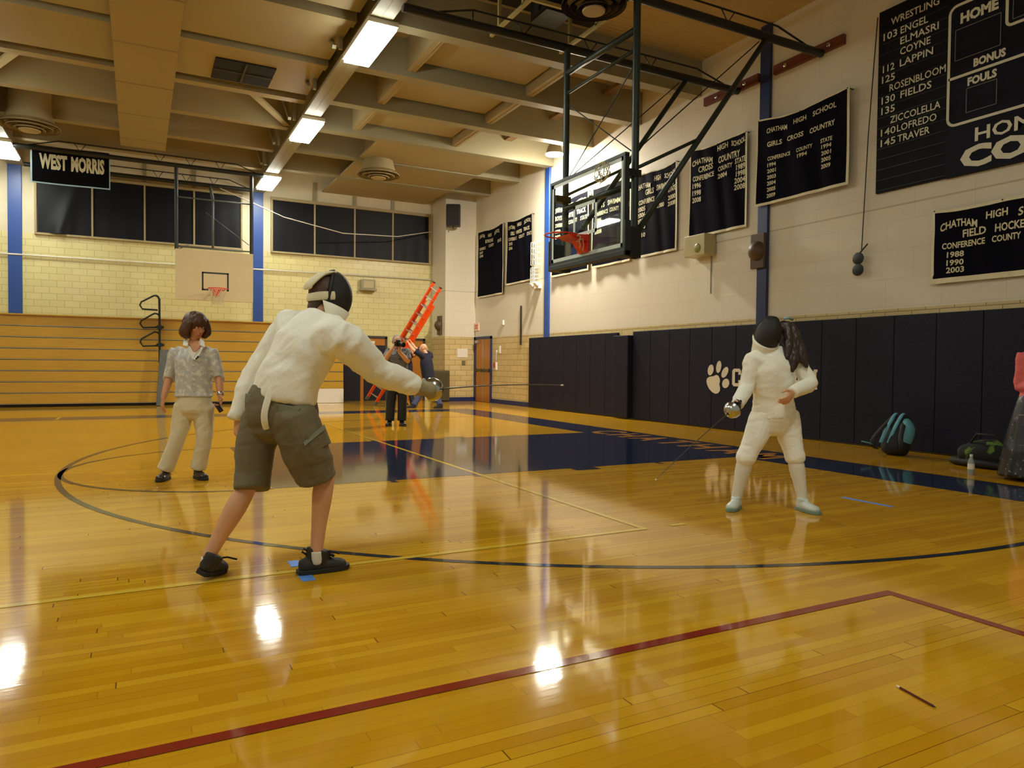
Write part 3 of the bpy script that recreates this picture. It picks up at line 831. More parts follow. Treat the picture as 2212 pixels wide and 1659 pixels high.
# ================================================================== cloth banners
def cloth(name, label, y0, y1, zt, zb, items, m=NAVYC, border=0.045, sag=0.05, group='navy championship banners', seed=1, xo=0.03, sides=1):
    t = thing(name, (WX-xo, (y0+y1)/2, zb), label, 'banner', group)
    R = random.Random(seed); ph = R.uniform(0, 6)
    W, H = y0-y1, zt-zb
    def sh(u, v):                          # u to the right, v up, 0..W, 0..H
        s, q = u/W, v/H
        wav = 0.018*math.sin(s*7+ph)*(0.4+0.6*(1-q)) + 0.012*math.sin(s*15+q*4+ph)
        dz = -sag*math.sin(PI*s)*q*q*0.8 + 0.012*math.sin(s*9+ph)*q
        return Vector((WX-xo-0.02-abs(wav), y0-u, zb+v+dz))
    def grid(u0, u1, v0, v1, nu, nv, off):
        g = MB()
        for j in range(nv+1):
            for i in range(nu+1):
                p = sh(u0+(u1-u0)*i/nu, v0+(v1-v0)*j/nv); p.x -= off; g.v.append(p)
        for j in range(nv):
            for i in range(nu):
                k = j*(nu+1)+i; g.f.append((k, k+nu+1, k+nu+2, k+1))
        return g
    def add(a, b): return a.add(b.v, b.f)
    c = add(MB(), grid(0, W, 0, H, 24, 14, 0.0)).build('cloth', m, t, smooth=True)
    e = border
    bd = MB()
    add(bd, grid(0, W, 0, e, 24, 1, 0.004)); add(bd, grid(W-e*sides, W, 0, H, 1, 14, 0.004)); add(bd, grid(0, e*0.6, 0, H, 1, 14, 0.004)); add(bd, grid(0, W, H-e*0.6, H, 24, 1, 0.004))
    bd.build('border', IVORY, t)
    for it in items:
        lm = MB()
        txt, u0, u1, v, h = it[:5]; arch = it[5] if len(it) > 5 else 0
        def pl(u, v_):
            p = sh(u, v_); p.x -= 0.008; return p
        write(lm, txt, u0, u1, v, h, pl, 0.025, arch)
        lm.build('lettering', LETTER, t)
    hk = MB()
    for s_ in (0.02, 0.5, 0.98):
        p = sh(W*s_, H*0.985)
        MB().tube([(WX+0.01, p.y, p.z), (p.x-0.012, p.y, p.z)], 0.010, 6).build('hanging_hook', BLACKM, t)
    return t
def absit(y0, zb, L): return [(a, y0-b, y0-c, d-zb, h)+tuple(r) for (a, b, c, d, h, *r) in L]
def frac(y0, y1, zt, zb, L):
    W, H = y0-y1, zt-zb
    return [(a, b*W, c*W, (1-d)*H, h*H)+tuple(q*H for q in r) for (a, b, c, d, h, *r) in L]
def ban(label, y0, y1, zt, zb, L, seed, **k): cloth('championship_banner', label, y0, y1, zt, zb, frac(y0, y1, zt, zb, L), seed=seed, **k)

ban('tall narrow navy banner with bowling lettering, farthest along the right wall', 20.78, 18.98, 5.38, 3.28,
    [('CHATHAM', .08, .30, .12, .05, .02), ('HIGH', .42, .56, .115, .05), ('SCHOOL', .66, .86, .12, .05, .02), ('BOWLING', .33, .62, .20, .05), ('CONFERENCE', .07, .34, .29, .04), ('COUNTY', .45, .65, .27, .04), ('STATE', .78, .93, .25, .04), ('2007', .07, .22, .345, .035), ('2008', .07, .22, .395, .035)], 2)
ban('navy banner with girls winter track lettering beside the wire lamp guards', 18.76, 17.2, 5.36, 3.50,
    [('CHATHAM', .06, .34, .15, .055, .02), ('HIGH', .43, .58, .115, .055), ('SCHOOL', .68, .94, .13, .055, .02), ('GIRLS', .16, .32, .23, .055), ('WINTER', .38, .60, .23, .055), ('TRACK', .66, .88, .23, .055), ('CONFERENCE', .06, .42, .315, .05), ('COUNTY', .50, .70, .315, .05), ('STATE', .78, .96, .315, .05), ('2005', .08, .24, .385, .045), ('2006', .08, .24, .455, .045)], 3)
ban('navy banner with boys winter track lettering seen through the left half of the glass backboard', 16.15, 14.45, 5.40, 3.46,
    [('CHATHAM', .05, .34, .17, .06, .02), ('HIGH', .42, .58, .13, .06), ('SCHOOL', .66, .95, .15, .06, .02), ('BOYS', .08, .28, .26, .06), ('WINTER', .36, .62, .26, .06), ('TRACK', .68, .92, .26, .06), ('CONFERENCE', .05, .42, .35, .05), ('COUNTY', .48, .70, .35, .05), ('STATE', .78, .96, .35, .05), ('1999', .07, .24, .43, .05), ('2000', .07, .24, .50, .05)], 4)
ban('navy banner with boys swimming lettering behind the right half of the glass backboard', 14.30, 12.80, 5.38, 3.48,
    [('CHATHAM', .05, .34, .17, .06, .02), ('HIGH', .42, .58, .13, .06), ('SCHOOL', .66, .95, .15, .06, .02), ('BOYS', .12, .34, .27, .06), ('SWIMMING', .42, .92, .27, .06), ('CONFERENCE', .05, .42, .36, .05), ('COUNTY', .48, .70, .36, .05), ('STATE', .78, .96, .36, .05), ('2006', .07, .26, .44, .05), ('2007', .07, .26, .51, .05), ('2008', .07, .26, .58, .05), ('2010', .76, .94, .44, .05)], 5)
ban('navy banner with girls swimming lettering just right of the backboard pole', 12.66, 11.28, 5.30, 3.50,
    [('CHATHAM', .05, .40, .20, .06, .02), ('HIGH', .48, .63, .13, .06), ('SCHOOL', .71, .97, .13, .055, -.02), ('GIRLS', .26, .48, .27, .065), ('SWIMMING', .53, .92, .25, .065), ('CONFERENCE', .10, .50, .37, .055), ('COUNTY', .56, .73, .36, .05), ('STATE', .80, .97, .32, .055), ('2005', .06, .27, .45, .055), ('2006', .06, .27, .52, .055), ('2007', .06, .27, .59, .055), ('2008', .06, .27, .66, .05), ('2010', .06, .27, .76, .05), ('2000', .55, .72, .46, .05), ('2000', .80, .96, .41, .05), ('2008', .80, .96, .48, .05)], 6)
ban('navy banner with cross country lettering above the clear wall box', 10.92, 9.42, 5.38, 3.66,
    [('CHATHAM', .05, .43, .20, .06, .03), ('HIGH', .50, .68, .10, .06), ('SCHOOL', .74, .97, .10, .055, -.02), ('CROSS', .17, .44, .27, .065), ('COUNTRY', .52, .88, .24, .07), ('CONFERENCE', .06, .46, .36, .055), ('COUNTY', .52, .76, .33, .05), ('STATE', .80, .98, .31, .055), ('1996', .06, .22, .44, .055), ('1998', .06, .22, .52, .055), ('2008', .06, .22, .60, .055), ('2004', .52, .68, .41, .05), ('1989', .82, .97, .38, .055), ('1998', .82, .97, .45, .055), ('2004', .80, .97, .52, .055), ('2008', .80, .97, .59, .055)], 7)
GC = absit(9.16, 3.94, [('CHATHAM', 8.93, 8.49, 5.16, .085, .02), ('HIGH', 8.36, 8.12, 5.21, .085), ('SCHOOL', 7.99, 7.56, 5.20, .085, .01), ('GIRLS', 8.92, 8.60, 4.93, .085), ('CROSS', 8.49, 8.16, 4.94, .085), ('COUNTRY', 8.05, 7.58, 4.93, .085),
    ('CONFERENCE', 8.91, 8.42, 4.69, .065), ('COUNTY', 8.29, 7.99, 4.69, .065), ('STATE', 7.83, 7.62, 4.70, .065)]
    + [(q, 8.91, 8.72, 4.58-0.105*k, .065) for k, q in enumerate(('1994', '2001', '2003', '2004', '2005', '2009'))]
    + [('1994', 8.27, 8.08, 4.59, .065)] + [(q, 7.81, 7.63, 4.60-0.105*k, .065) for k, q in enumerate(('1994', '2001', '2005', '2009'))])
cloth('championship_banner', 'wide navy banner with girls cross country lettering hung over the blue column', 9.16, 7.32, 5.43, 3.94, GC, sag=0.10, seed=8, xo=0.085)
HK = absit(6.05, 2.31, [('CHATHAM', 5.93, 5.44, 3.00, .10, .06), ('HIGH', 5.34, 5.08, 3.09, .095), ('SCHOOL', 4.96, 4.45, 3.05, .10, .05), ('FIELD', 5.63, 5.33, 2.90, .10), ('HOCKEY', 5.23, 4.82, 2.90, .10),
    ('CONFERENCE', 5.90, 5.34, 2.77, .08), ('COUNTY', 5.26, 4.92, 2.77, .08), ('STATE', 4.80, 4.50, 2.77, .08), ('1988', 5.83, 5.61, 2.65, .075), ('1990', 5.83, 5.61, 2.54, .075), ('2003', 5.83, 5.60, 2.44, .075)])
cloth('championship_banner', 'navy field hockey banner with wide yellowish border low at the right edge', 6.05, 4.25, 3.31, 2.31, HK, border=0.07, sag=0.03, seed=9, sides=1)

# banner hung in the air under the far left diffuser
wm = thing('school_banner', (-1.38, 20.08, 5.3), 'black banner reading WEST MORRIS hanging under the ceiling at far left', 'banner')
def wmp(u, v): return Vector((-2.20+u, 20.06+0.03*math.sin(u*3.0), 5.32+v))
g = MB()
for j in range(2):
    for i in range(13): g.v.append(wmp(1.62*i/12, 0.88*j))
for i in range(12): g.f.append((i, i+1, i+14, i+13))
g.build('cloth', mat('black_cloth', (14, 14, 18), 0.9, spec=0.05), wm, smooth=True)
g = MB()
for (u0, u1, v0, v1) in ((0, 1.62, 0, 0.03), (0, 0.035, 0, 0.88), (1.60, 1.62, 0, 0.88)):
    k = len(g.v); n = 12
    for j in range(2):
        for i in range(n+1): g.v.append(wmp(u0+(u1-u0)*i/n, v0+(v1-v0)*j)+Vector((0,-0.004,0)))
    for i in range(n): g.f.append((k+i, k+i+1, k+n+2+i, k+n+1+i))
g.build('border', mat('pale_blue_edge', (170, 200, 214), 0.8), wm)
g = MB()
write(g, 'WEST', 0.17, 0.73, 0.37, 0.33, lambda u, v: wmp(u, v)+Vector((0,-0.006,0)), 0.05)
write(g, 'MORRIS', 0.81, 1.50, 0.37, 0.33, lambda u, v: wmp(u, v)+Vector((0,-0.006,0)), 0.05)
g.build('lettering', LETTER, wm)

# ================================================================== record board and scoreboard
XS = WX-0.05
def wp_(x): return lambda u, v: Vector((x, u, v))
BFACE = mat('board_black', (15, 15, 19), 0.6, var=0.15, spec=0.15)
wr = thing('record_board', (XS, 6.37, 3.72), 'tall black wrestling record board of names with weight numbers', 'record board')
MB().box((XS, 5.885, 3.72), (WX, 6.91, 6.34)).build('panel', BFACE, wr)
g = MB()
for k in range(17): g.box((XS-0.006, 5.90, 3.75+0.15*k), (XS, 6.90, 3.757+0.15*k))
g.build('slot_rail', mat('slot_rail', (38, 38, 44), 0.5), wr)
g = MB(); pl = wp_(XS-0.009)
for txt, a, b, z in (('WRESTLING', 6.72, 6.02, 6.08), ('103', 6.83, 6.62, 5.90), ('ENGEL', 6.57, 6.17, 5.90), ('ELMASRI', 6.57, 6.02, 5.75), ('COYNE', 6.57, 6.13, 5.60), ('112', 6.83, 6.65, 5.44), ('LAPPIN', 6.57, 6.09, 5.44), ('125', 6.84, 6.64, 5.29), ('ROSENBLOOM', 6.72, 5.91, 5.14), ('130', 6.84, 6.63, 4.99), ('FIELDS', 6.55, 6.10, 4.99), ('135', 6.84, 6.63, 4.84), ('ZICCOLELLA', 6.70, 5.97, 4.68), ('140', 6.84, 6.61, 4.53), ('LOFREDO', 6.59, 6.02, 4.53), ('145', 6.84, 6.61, 4.38), ('TRAVER', 6.58, 6.11, 4.38)):
    g = MB(); write(g, txt, a, b, z, 0.098, pl, 0.012)
    g.build('lettering', mat('board_letter', (214, 212, 190), 0.6), wr)
sb = thing('scoreboard', (XS, 4.35, 3.70), 'navy scoreboard with HOME and FOULS windows cut by the right edge', 'scoreboard')
MB().box((XS-0.02, 2.80, 3.71), (WX, 5.885, 6.06)).build('panel', mat('board_navy', (17, 18, 32), 0.6, var=0.12, spec=0.15), sb)
xs2 = XS-0.024
LM = mat('board_letter', (214, 212, 190), 0.6)
def strip(mb, pts, w, x):
    for (a, b) in zip(pts[:-1], pts[1:]):
        a = Vector((x, a[0], a[1])); b = Vector((x, b[0], b[1]))
        mb.bar(a, b, 0.006, w, up=(b-a).cross(Vector((1,0,0))))
def rrect(y0, y1, z0, z1, r):
    q = []
    for (cy, cz, a0) in ((y1+r, z1-r, 0), (y0-r, z1-r, 90), (y0-r, z0+r, 180), (y1+r, z0+r, 270)):
        for k in range(6):
            an = math.radians(a0+90*k/5); q.append((cy-r*math.cos(an), cz+r*math.sin(an)))
    return q+[q[0]]
g = MB()
strip(g, rrect(5.86, 3.10, 4.38, 5.94, 0.10), 0.035, xs2); strip(g, [(5.86, 5.00), (3.10, 5.00)], 0.035, xs2)
strip(g, rrect(5.15, 3.85, 5.42, 5.94, 0.06), 0.035, xs2)
g.build('white_line', LM, sb)
for a, b, c, d in ((5.78, 5.22, 5.22, 5.62), (5.62, 5.25, 4.50, 4.81), (5.08, 3.92, 5.48, 5.9)):
    g = MB(); strip(g, [(a, c), (b, c), (b, d), (a, d), (a, c)], 0.007, xs2)
    g.build('digit_window', mat('window_edge', (120, 118, 104), 0.5), sb)
g = MB(); pl = wp_(xs2-0.003)
for txt, a, b, z, h in (('HOME', 5.72, 5.25, 5.69, 0.13), ('BONUS', 5.54, 5.15, 5.065, 0.10), ('FOULS', 5.61, 5.25, 4.845, 0.10)):
    g = MB(); write(g, txt, a, b, z, h, pl, 0.05)
    g.build('lettering', LM, sb)
g = MB(); write(g, 'HOME OF THE', 5.50, 3.55, 4.10, 0.17, pl, 0.02); g.build('lettering', LM, sb)
g = MB(); write(g, 'COUGARS', 5.68, 3.10, 3.79, 0.26, pl, 0.05); g.build('lettering', LM, sb)
# cord and pulley hanging beside the record board
g = thing('hanging_cord', (WX-0.05, 7.2, 2.6), 'thin dark cord with black pulleys hanging left of the record board', 'cord')
MB().tube([(WX-0.06, 6.93, 6.28), (WX-0.05, 7.05, 4.6), (WX-0.05, 7.12, 2.9)], 0.008, 5).build('cord', BLACKM, g)
for z in (2.80, 2.63):
    MB().lathe((WX-0.09, 7.13, z), (-1,0,0), [(0.06, 0), (0.09, 0.01), (0.09, 0.03), (0.06, 0.04)], 14).build('pulley', BLACKM, g, smooth='auto')
MB().tube([(WX-0.08, 7.13, 2.88), (WX-0.08, 7.00, 3.0)], 0.012, 6).build('hook', BLACKM, g)

# ================================================================== wall pads
PADL = 'navy vinyl wall pad in the long row along the right wall'
y = 17.35; k = 0
while y > 1.2:
    if 12.65 < y-0.3 < 13.2:
        p = MB().box((WX-0.20, 12.66, 0.03), (WX-0.005, 13.22, 1.84)).build('wall_pad', NAVY, bevel=0.02)
        tag(p, 'navy wall pad jutting forward with a lower top, left of the paw print', 'wall pad', 'navy wall pads')
        y = 12.655; continue
    y2 = max(y-0.61, 13.225) if y > 13.22 else y-0.61
    if y-y2 > 0.05:
        p = MB().box((WX-0.07, y2+0.002, 0.02), (WX-0.003, y-0.002, 1.92)).build('wall_pad', NAVY, bevel=0.012)
        tag(p, PADL, 'wall pad', 'navy wall pads')
    y = y2
    if abs(y-13.225) < 1e-6: y = 13.2
lg = thing('wall_logo', (WX-0.074, 9.1, 0.7), 'white paw print and school name printed across the navy wall pads behind the fencer', 'logo')
PWH = mat('logo_white', (222, 212, 186), 0.5, var=0.04)
xl = WX-0.0755
def ell(mb, cy, cz, a, b, ang, n=24):
    ca, sa = math.cos(ang), math.sin(ang)
    q = []
    for k in range(n):
        t_ = 2*PI*k/n; e1, e2 = a*math.cos(t_), b*math.sin(t_)
        q.append((xl, cy-(e1*ca-e2*sa), cz+e1*sa+e2*ca))
    mb.add(q, [tuple(range(n))])
g = MB()
ell(g, 10.235, 1.105, 0.075, 0.105, -0.35); ell(g, 10.025, 1.165, 0.065, 0.115, -0.22); ell(g, 9.865, 1.065, 0.068, 0.115, -0.65); ell(g, 9.840, 0.862, 0.082, 0.095, -0.9)
pad = [(10.27,0.975),(10.33,0.94),(10.345,0.89),(10.32,0.82),(10.27,0.75),(10.19,0.69),(10.10,0.66),(10.03,0.675),(9.985,0.72),(9.98,0.78),(10.005,0.84),(9.985,0.90),(9.995,0.95),(10.03,1.0),(10.09,1.015),(10.15,0.99),(10.21,0.985)]
g.add([(xl, a, b) for a, b in pad], [tuple(range(len(pad)))])
g.build('paw_print', PWH, lg)
BLOCK = {'C': [[(0.0,0.12),(0.18,0.0),(0.82,0.0),(1.0,0.12),(1.0,0.36),(0.70,0.36),(0.70,0.18),(0.32,0.18),(0.32,0.82),(0.70,0.82),(0.70,0.66),(1.0,0.66),(1.0,0.88),(0.82,1.0),(0.18,1.0),(0.0,0.88)]],
         'M': [[(-0.06,0),(0.30,0),(0.30,0.12),(0.22,0.12),(0.22,0.66),(0.44,0.12),(0.58,0.12),(0.80,0.66),(0.80,0.12),(0.72,0.12),(0.72,0),(1.08,0),(1.08,0.12),(1.0,0.12),(1.0,0.88),(1.08,0.88),(1.08,1.0),(0.76,1.0),(0.51,0.40),(0.26,1.0),(-0.06,1.0),(-0.06,0.88),(0.02,0.88),(0.02,0.12),(-0.06,0.12)]]}
g = MB()
for i, ch in enumerate('CHATHAM'):
    a = 9.68-i*0.268
    if ch in BLOCK:
        for poly in BLOCK[ch]:
            g.add([(xl, a-0.215*p, 0.815+0.32*q) for p, q in poly], [tuple(range(len(poly)))])
    else: write(g, ch, a, a-0.215, 0.815, 0.32, lambda u, v: Vector((xl, u, v)), 0.03)
g.build('lettering', PWH, lg)

# ================================================================== small things on the walls
def horn(c, ax, label):
    c = Vector(c); ax = Vector(ax)
    t = thing('wall_horn', tuple(c), label, 'horn', 'brown wall horns')
    u = Vector((0,1,0)) if abs(ax.x) > 0.5 else Vector((1,0,0))
    m = mat('brown_horn', (84, 66, 44), 0.5)
    MB().obox(c+ax*0.03, ax, u, (0,0,1), 0.03, 0.15, 0.30).build('back_plate', m, t, bevel=0.008)
    MB().lathe(c+ax*0.06, ax, [(0.17, 0.0), (0.16, 0.05), (0.10, 0.11), (0.03, 0.14)], 20).build('dome', m, t, smooth='auto')
horn((WX-0.062, 9.10, 3.18), (-1,0,0), 'brown dome horn on a plate fixed to the blue column by the clear wall box')
horn((8.60, 21.45, 2.42), (-1,0,0), 'small brown dome horn on the corner pier near the ladder')
bx = thing('wall_box', (WX-0.15, 10.5, 3.3), 'clear plastic box over a lamp below the cross country banner', 'box')
MB().box((WX-0.30, 10.22, 3.26), (WX-0.005, 10.78, 3.66)).build('clear_cover', mat('cloudy_plastic', (188, 178, 134), 0.25, var=0.12, scale=5), bx, bevel=0.015)
MB().ball((WX-0.30, 10.40, 3.40), (0.03, 0.09, 0.09)).build('lamp_dome', mat('lamp_olive', (140, 132, 62), 0.3), bx, smooth=True)
MB().tube([(WX-0.02, 10.33, 3.26), (WX-0.02, 10.33, 2.55)], 0.012, 6).build('conduit', BEAMP, bx)
fb = thing('wall_heater', (6.4, FY-0.1, 3.45), 'pale box fixed high on the cream block far wall right of the masked head', 'box')
MB().box((6.18, FY-0.22, 3.50), (6.62, FY-0.002, 3.80)).box((6.14, FY-0.25, 3.46), (6.66, FY-0.002, 3.50)).build('casing', BEAMP, fb, bevel=0.01)
MB().box((6.24, FY-0.232, 3.54), (6.56, FY-0.222, 3.76)).build('grille', mat('pale_grille', (186, 172, 128), 0.6), fb)
sp = thing('loudspeaker', (8.85, 20.95, 5.6), 'black loudspeaker hung in the far corner below the ceiling', 'loudspeaker')
MB().obox((8.72, 20.72, 5.80), (0.9,-0.4,0), (0.4,0.9,0), (0,0,1), 0.22, 0.17, 0.33).build('cabinet', mat('speaker_black', (26, 26, 26), 0.5), sp, bevel=0.03)
MB().obox((8.64, 20.545, 5.80), (0.9,-0.4,0), (0.4,0.9,0), (0,0,1), 0.18, 0.006, 0.28).build('grille_cloth', mat('grille_dark', (40, 40, 38), 0.9, bump=0.4, bscale=90), sp)
MB().bar((8.80, 20.9, 5.80), (8.9, 21.06, 5.80), 0.08).tube([(8.72, 20.72, 5.47), (8.72, 20.72, 5.38)], 0.02).build('bracket', BLACKM, sp)
ex = thing('exit_sign', (WX-0.05, 20.9, 2.26), 'small red and white exit sign above the wooden double door', 'sign')
MB().box((WX-0.05, 20.72, 2.26), (WX-0.002, 21.02, 2.50)).build('case', mat('sign_face', (226, 196, 170), 0.5), ex)
g = MB(); write(g, 'EXIT', 20.99, 20.75, 2.31, 0.14, lambda u, v: Vector((WX-0.052, u, v)), 0.03)
g.build('lettering', mat('sign_red', (226, 70, 52), 0.5), ex)
def wirecage(name, y, z, w, h, label):
    t = thing(name, (WX-0.06, y, z-h/2), label, 'guard', 'white wire guards')
    g = MB()
    for i in range(4):
        a = y-w/2+w*i/3; g.tube([(WX-0.01, a, z-h/2), (WX-0.14, a, z-h/2), (WX-0.14, a, z+h/2), (WX-0.01, a, z+h/2)], 0.009, 5)
    for j in range(5):
        b = z-h/2+h*j/4; g.tube([(WX-0.01, y-w/2, b), (WX-0.14, y-w/2, b), (WX-0.14, y+w/2, b), (WX-0.01, y+w/2, b)], 0.009, 5)
    g.build('wire_frame', WHITE, t)
wirecage('wire_guard', 16.98, 4.20, 0.34, 0.62, 'larger white wire guard on the wall right of the winter track banner')
wirecage('wire_guard', 17.05, 3.62, 0.22, 0.40, 'smaller white wire guard below another one right of the winter track banner')
el = thing('emergency_light', (WX-0.08, 17.15, 3.45), 'twin white emergency lamp heads on the wall below the wire guards', 'lamp')
MB().box((WX-0.10, 16.8, 3.24), (WX-0.002, 17.1, 3.36)).build('battery_case', WHITE, el, bevel=0.01)
for yy in (16.82, 17.08): MB().lathe((WX-0.10, yy, 3.37), (-0.8,0,-0.5), [(0.04, 0), (0.075, 0.08), (0.07, 0.09)], 14).build('lamp_head', WHITE, el, smooth='auto')
def flat(name, a, b, m, label, cat): tag(MB().box(a, b).build(name, m, bevel=0.003), label, cat)
flat('wall_rod', (WX-0.04, 17.88, 1.74), (WX-0.005, 17.94, 2.85), mat('dark_brown_metal', (48, 40, 34), 0.5), 'long dark upright bar on the wall left of the blue pads', 'bar')
flat('notice', (9.02, 21.035, 1.40), (9.38, 21.048, 1.68), WHITE, 'white paper notice taped to the tan tile corner pier', 'notice')
flat('wall_switch', (9.18, 21.025, 1.16), (9.30, 21.048, 1.30), mat('switch_grey', (110, 108, 74), 0.5), 'small grey switch plate under the paper notice', 'switch')
flat('wall_thermostat', (WX-0.05, 19.18, 1.52), (WX-0.004, 19.27, 1.74), mat('thermo_white', (210, 204, 190), 0.4), 'small white box on the tile right of the double door', 'box')
fe = thing('fire_alarm', (WX-0.05, 19.5, 0.95), 'small red and white fire alarm station on the tile beside the double door', 'alarm')
MB().box((WX-0.05, 19.50, 1.08), (WX-0.004, 19.60, 1.24)).build('red_case', mat('alarm_red', (196, 40, 34), 0.4), fe)
MB().box((WX-0.05, 19.42, 1.02), (WX-0.004, 19.49, 1.26)).box((WX-0.03, 19.44, 1.28), (WX-0.004, 19.48, 1.62)).build('white_case', WHITE, fe)
flat('wall_detector', (WX-0.06, 18.98, 2.36), (WX-0.004, 19.08, 2.50), WHITE, 'small white sensor high on the painted wall beyond the blue column', 'sensor')
flat('nameplate', (5.70, FY-0.03, 2.14), (6.05, FY-0.002, 2.20), mat('plate_dark', (70, 58, 36), 0.5), 'narrow dark nameplate over the dark doorway', 'plate')
cbn = thing('floor_cabinet', (8.42, 21.0, 0), 'dark olive metal cabinet standing in the far corner behind the bald man', 'cabinet')
MB().box((8.12, 20.78, 0.05), (8.66, 21.04, 0.98)).build('body', mat('olive_metal', (84, 76, 48), 0.5), cbn, bevel=0.008)
MB().box((8.15, 20.772, 0.10), (8.63, 20.78, 0.92)).build('front_panel', mat('olive_panel', (70, 64, 42), 0.5), cbn)
MB().box((8.15, 20.80, 0.0), (8.63, 21.03, 0.05)).build('plinth', BLACKM, cbn)

# ================================================================== things on the floor
TAPE = mat('blue_tape', (86, 140, 226), 0.6, var=0.05)
def tape(pts, label):
    g = MB(); n = len(pts)
    g.add([(x, y, 0.0004) for x, y in pts]+[(x, y, 0.003) for x, y in pts], [tuple(range(n))[::-1], tuple(range(n, 2*n))]+[(i, (i+1) % n, n+(i+1) % n, n+i) for i in range(n)])
    tag(g.build('floor_tape', TAPE), label, 'tape')
tape([(0.765, 4.13), (0.825, 4.13), (0.825, 4.26), (0.765, 4.26)], 'short blue tape behind the heel of the shorts wearing fencer')
tape([(0.765, 3.83), (0.835, 3.83), (0.835, 3.95), (0.765, 3.95)], 'short blue tape under the front shoe of the shorts wearing fencer')
tape([(5.565, 3.80), (5.605, 3.80), (5.605, 4.28), (5.565, 4.28)], 'long blue tape line on the floor right of the white fencer')
pn = thing('pencil', (2.41, 1.53, 0), 'dark red pencil lying alone on the boards at lower right', 'pencil')
A, B = Vector((2.43, 1.62, 0.0048)), Vector((2.395, 1.455, 0.0048)); D = (B-A).normalized()
MB().tube([A+D*0.012, B-D*0.016], 0.0042, 6).build('shaft', mat('pencil_red', (96, 30, 34), 0.3), pn)
MB().tube([A, A+D*0.014], 0.0044, 8).build('eraser', mat('eraser', (240, 224, 190), 0.6), pn)
MB().tube([B-D*0.016, B], [0.0042, 0.0008], 6).build('tip', mat('pencil_tip', (40, 32, 28), 0.5), pn)

# teal backpack leaning on the pads
bp = thing('backpack', (8.95, 6.12, 0), 'teal and black backpack leaning against the navy pads', 'backpack')
TEAL = mat('teal_nylon', (98, 164, 182), 0.6, var=0.12, scale=6, bump=0.2, bscale=14); BLKN = mat('black_nylon', (22, 22, 24), 0.7, var=0.2)
lean = Vector((0.42, 0.10, 0.9)).normalized()
b0 = Vector((8.98, 6.10, 0.07))
body = MB().loft([b0, b0+lean*0.14, b0+lean*0.32, b0+lean*0.46], [(0.17,0.13),(0.19,0.15),(0.18,0.13),(0.12,0.07)], side=(0.35,-1,0), seg=18)
body.build('pack_body', BLKN, bp, smooth=True)
sd_ = Vector((0.35,-1,0)).normalized(); fn = sd_.cross(lean).normalized()
if fn.x > 0: fn = -fn
MB().loft([b0+lean*0.12+fn*0.02-sd_*-0.09, b0+lean*0.30+fn*0.03+sd_*0.10, b0+lean*0.44+fn*0.01+sd_*0.05], [(0.10,0.11),(0.105,0.12),(0.05,0.05)], side=sd_, seg=16).build('side_panel', TEAL, bp, smooth=True)
for o in (-0.10, -0.01):
    MB().loft([b0+lean*0.05+fn*0.12+sd_*(o-0.05), b0+lean*0.25+fn*0.15+sd_*o, b0+lean*0.45+fn*0.09+sd_*(o+0.03), b0+lean*0.53+sd_*(o+0.03)], [(0.024,0.010)]*4, side=sd_, seg=8).build('teal_stripe', TEAL, bp, smooth=True)
for o in (-0.18, 0.12):
    MB().loft([b0+lean*0.46+fn*0.05+sd_*o*0.5, b0+fn*0.20+sd_*o+Vector((0,0,0.12)), b0+fn*0.26+sd_*o*1.2+Vector((0,0,-0.04)), b0+fn*0.14+sd_*o-Vector((0,0,0.05))], [(0.03,0.008)]*4, side=sd_, seg=8).build('shoulder_strap', BLKN, bp, smooth=True)
sw = MB().tube([b0+fn*0.26+sd_*-0.2+Vector((0,0,-0.035)), b0+fn*0.36+sd_*-0.22+Vector((0,0,-0.055)), b0+fn*0.42+sd_*-0.3+Vector((0,0,-0.06))], 0.008, 6)
sw.build('buckle_web', TEAL, bp, smooth=True)
# camouflage kit bag
kb = thing('kit_bag', (8.9, 4.78, 0), 'black and green kit bag slumped by the pads next to the person in pink', 'bag')
MB().loft([(8.85, 5.10, 0.13), (8.88, 4.9, 0.17), (8.9, 4.68, 0.17), (8.95, 4.48, 0.12)], [(0.13,0.12),(0.19,0.16),(0.18,0.16),(0.12,0.11)], side=(1,0,0), seg=16).build('bag_body', blotch_material('camo_green', (16, 19, 15), (84, 116, 34), 6.0, 0.55, 0.60), kb, smooth=True)
MB().tube([(8.78, 5.0, 0.29), (8.72, 4.9, 0.40), (8.72, 4.7, 0.40), (8.78, 4.6, 0.29)], 0.014, 6).build('carry_handle', BLKN, kb, smooth=True)
MB().loft([(8.86, 5.22, 0.05), (8.80, 4.85, 0.06), (8.84, 4.5, 0.05)], [(0.10,0.05),(0.14,0.06),(0.10,0.05)], side=(1,0,0), seg=12).build('side_pocket', BLKN, kb, smooth=True)
wb = thing('water_bottle', (8.13, 4.62, 0), 'small clear water bottle with white label by the dark skirt', 'bottle')
c = Vector((8.13, 4.62, 0))
MB().lathe(c, (0,0,1), [(0.030, 0.0), (0.034, 0.01), (0.034, 0.14), (0.016, 0.185), (0.014, 0.20)], 16).build('bottle_body', mat('clear_plastic', (150, 160, 160), 0.12, var=0.1), wb, smooth='auto')
MB().lathe(c+Vector((0,0,0.06)), (0,0,1), [(0.0346, 0), (0.0346, 0.06)], 16, cap=False).build('bottle_label', WHITE, wb, smooth=True)
MB().lathe(c+Vector((0,0,0.20)), (0,0,1), [(0.016, 0), (0.016, 0.022)], 12).build('cap', WHITE, wb)
bt = thing('glass_jar', (9.3, 5.36, 0), 'tiny clear jar on the floor between backpack and kit bag', 'jar')
MB().lathe((9.3, 5.36, 0), (0,0,1), [(0.025, 0.0), (0.028, 0.01), (0.028, 0.07), (0.02, 0.085)], 12).build('jar_body', mat('jar_grey', (140, 138, 120), 0.15), bt, smooth='auto')
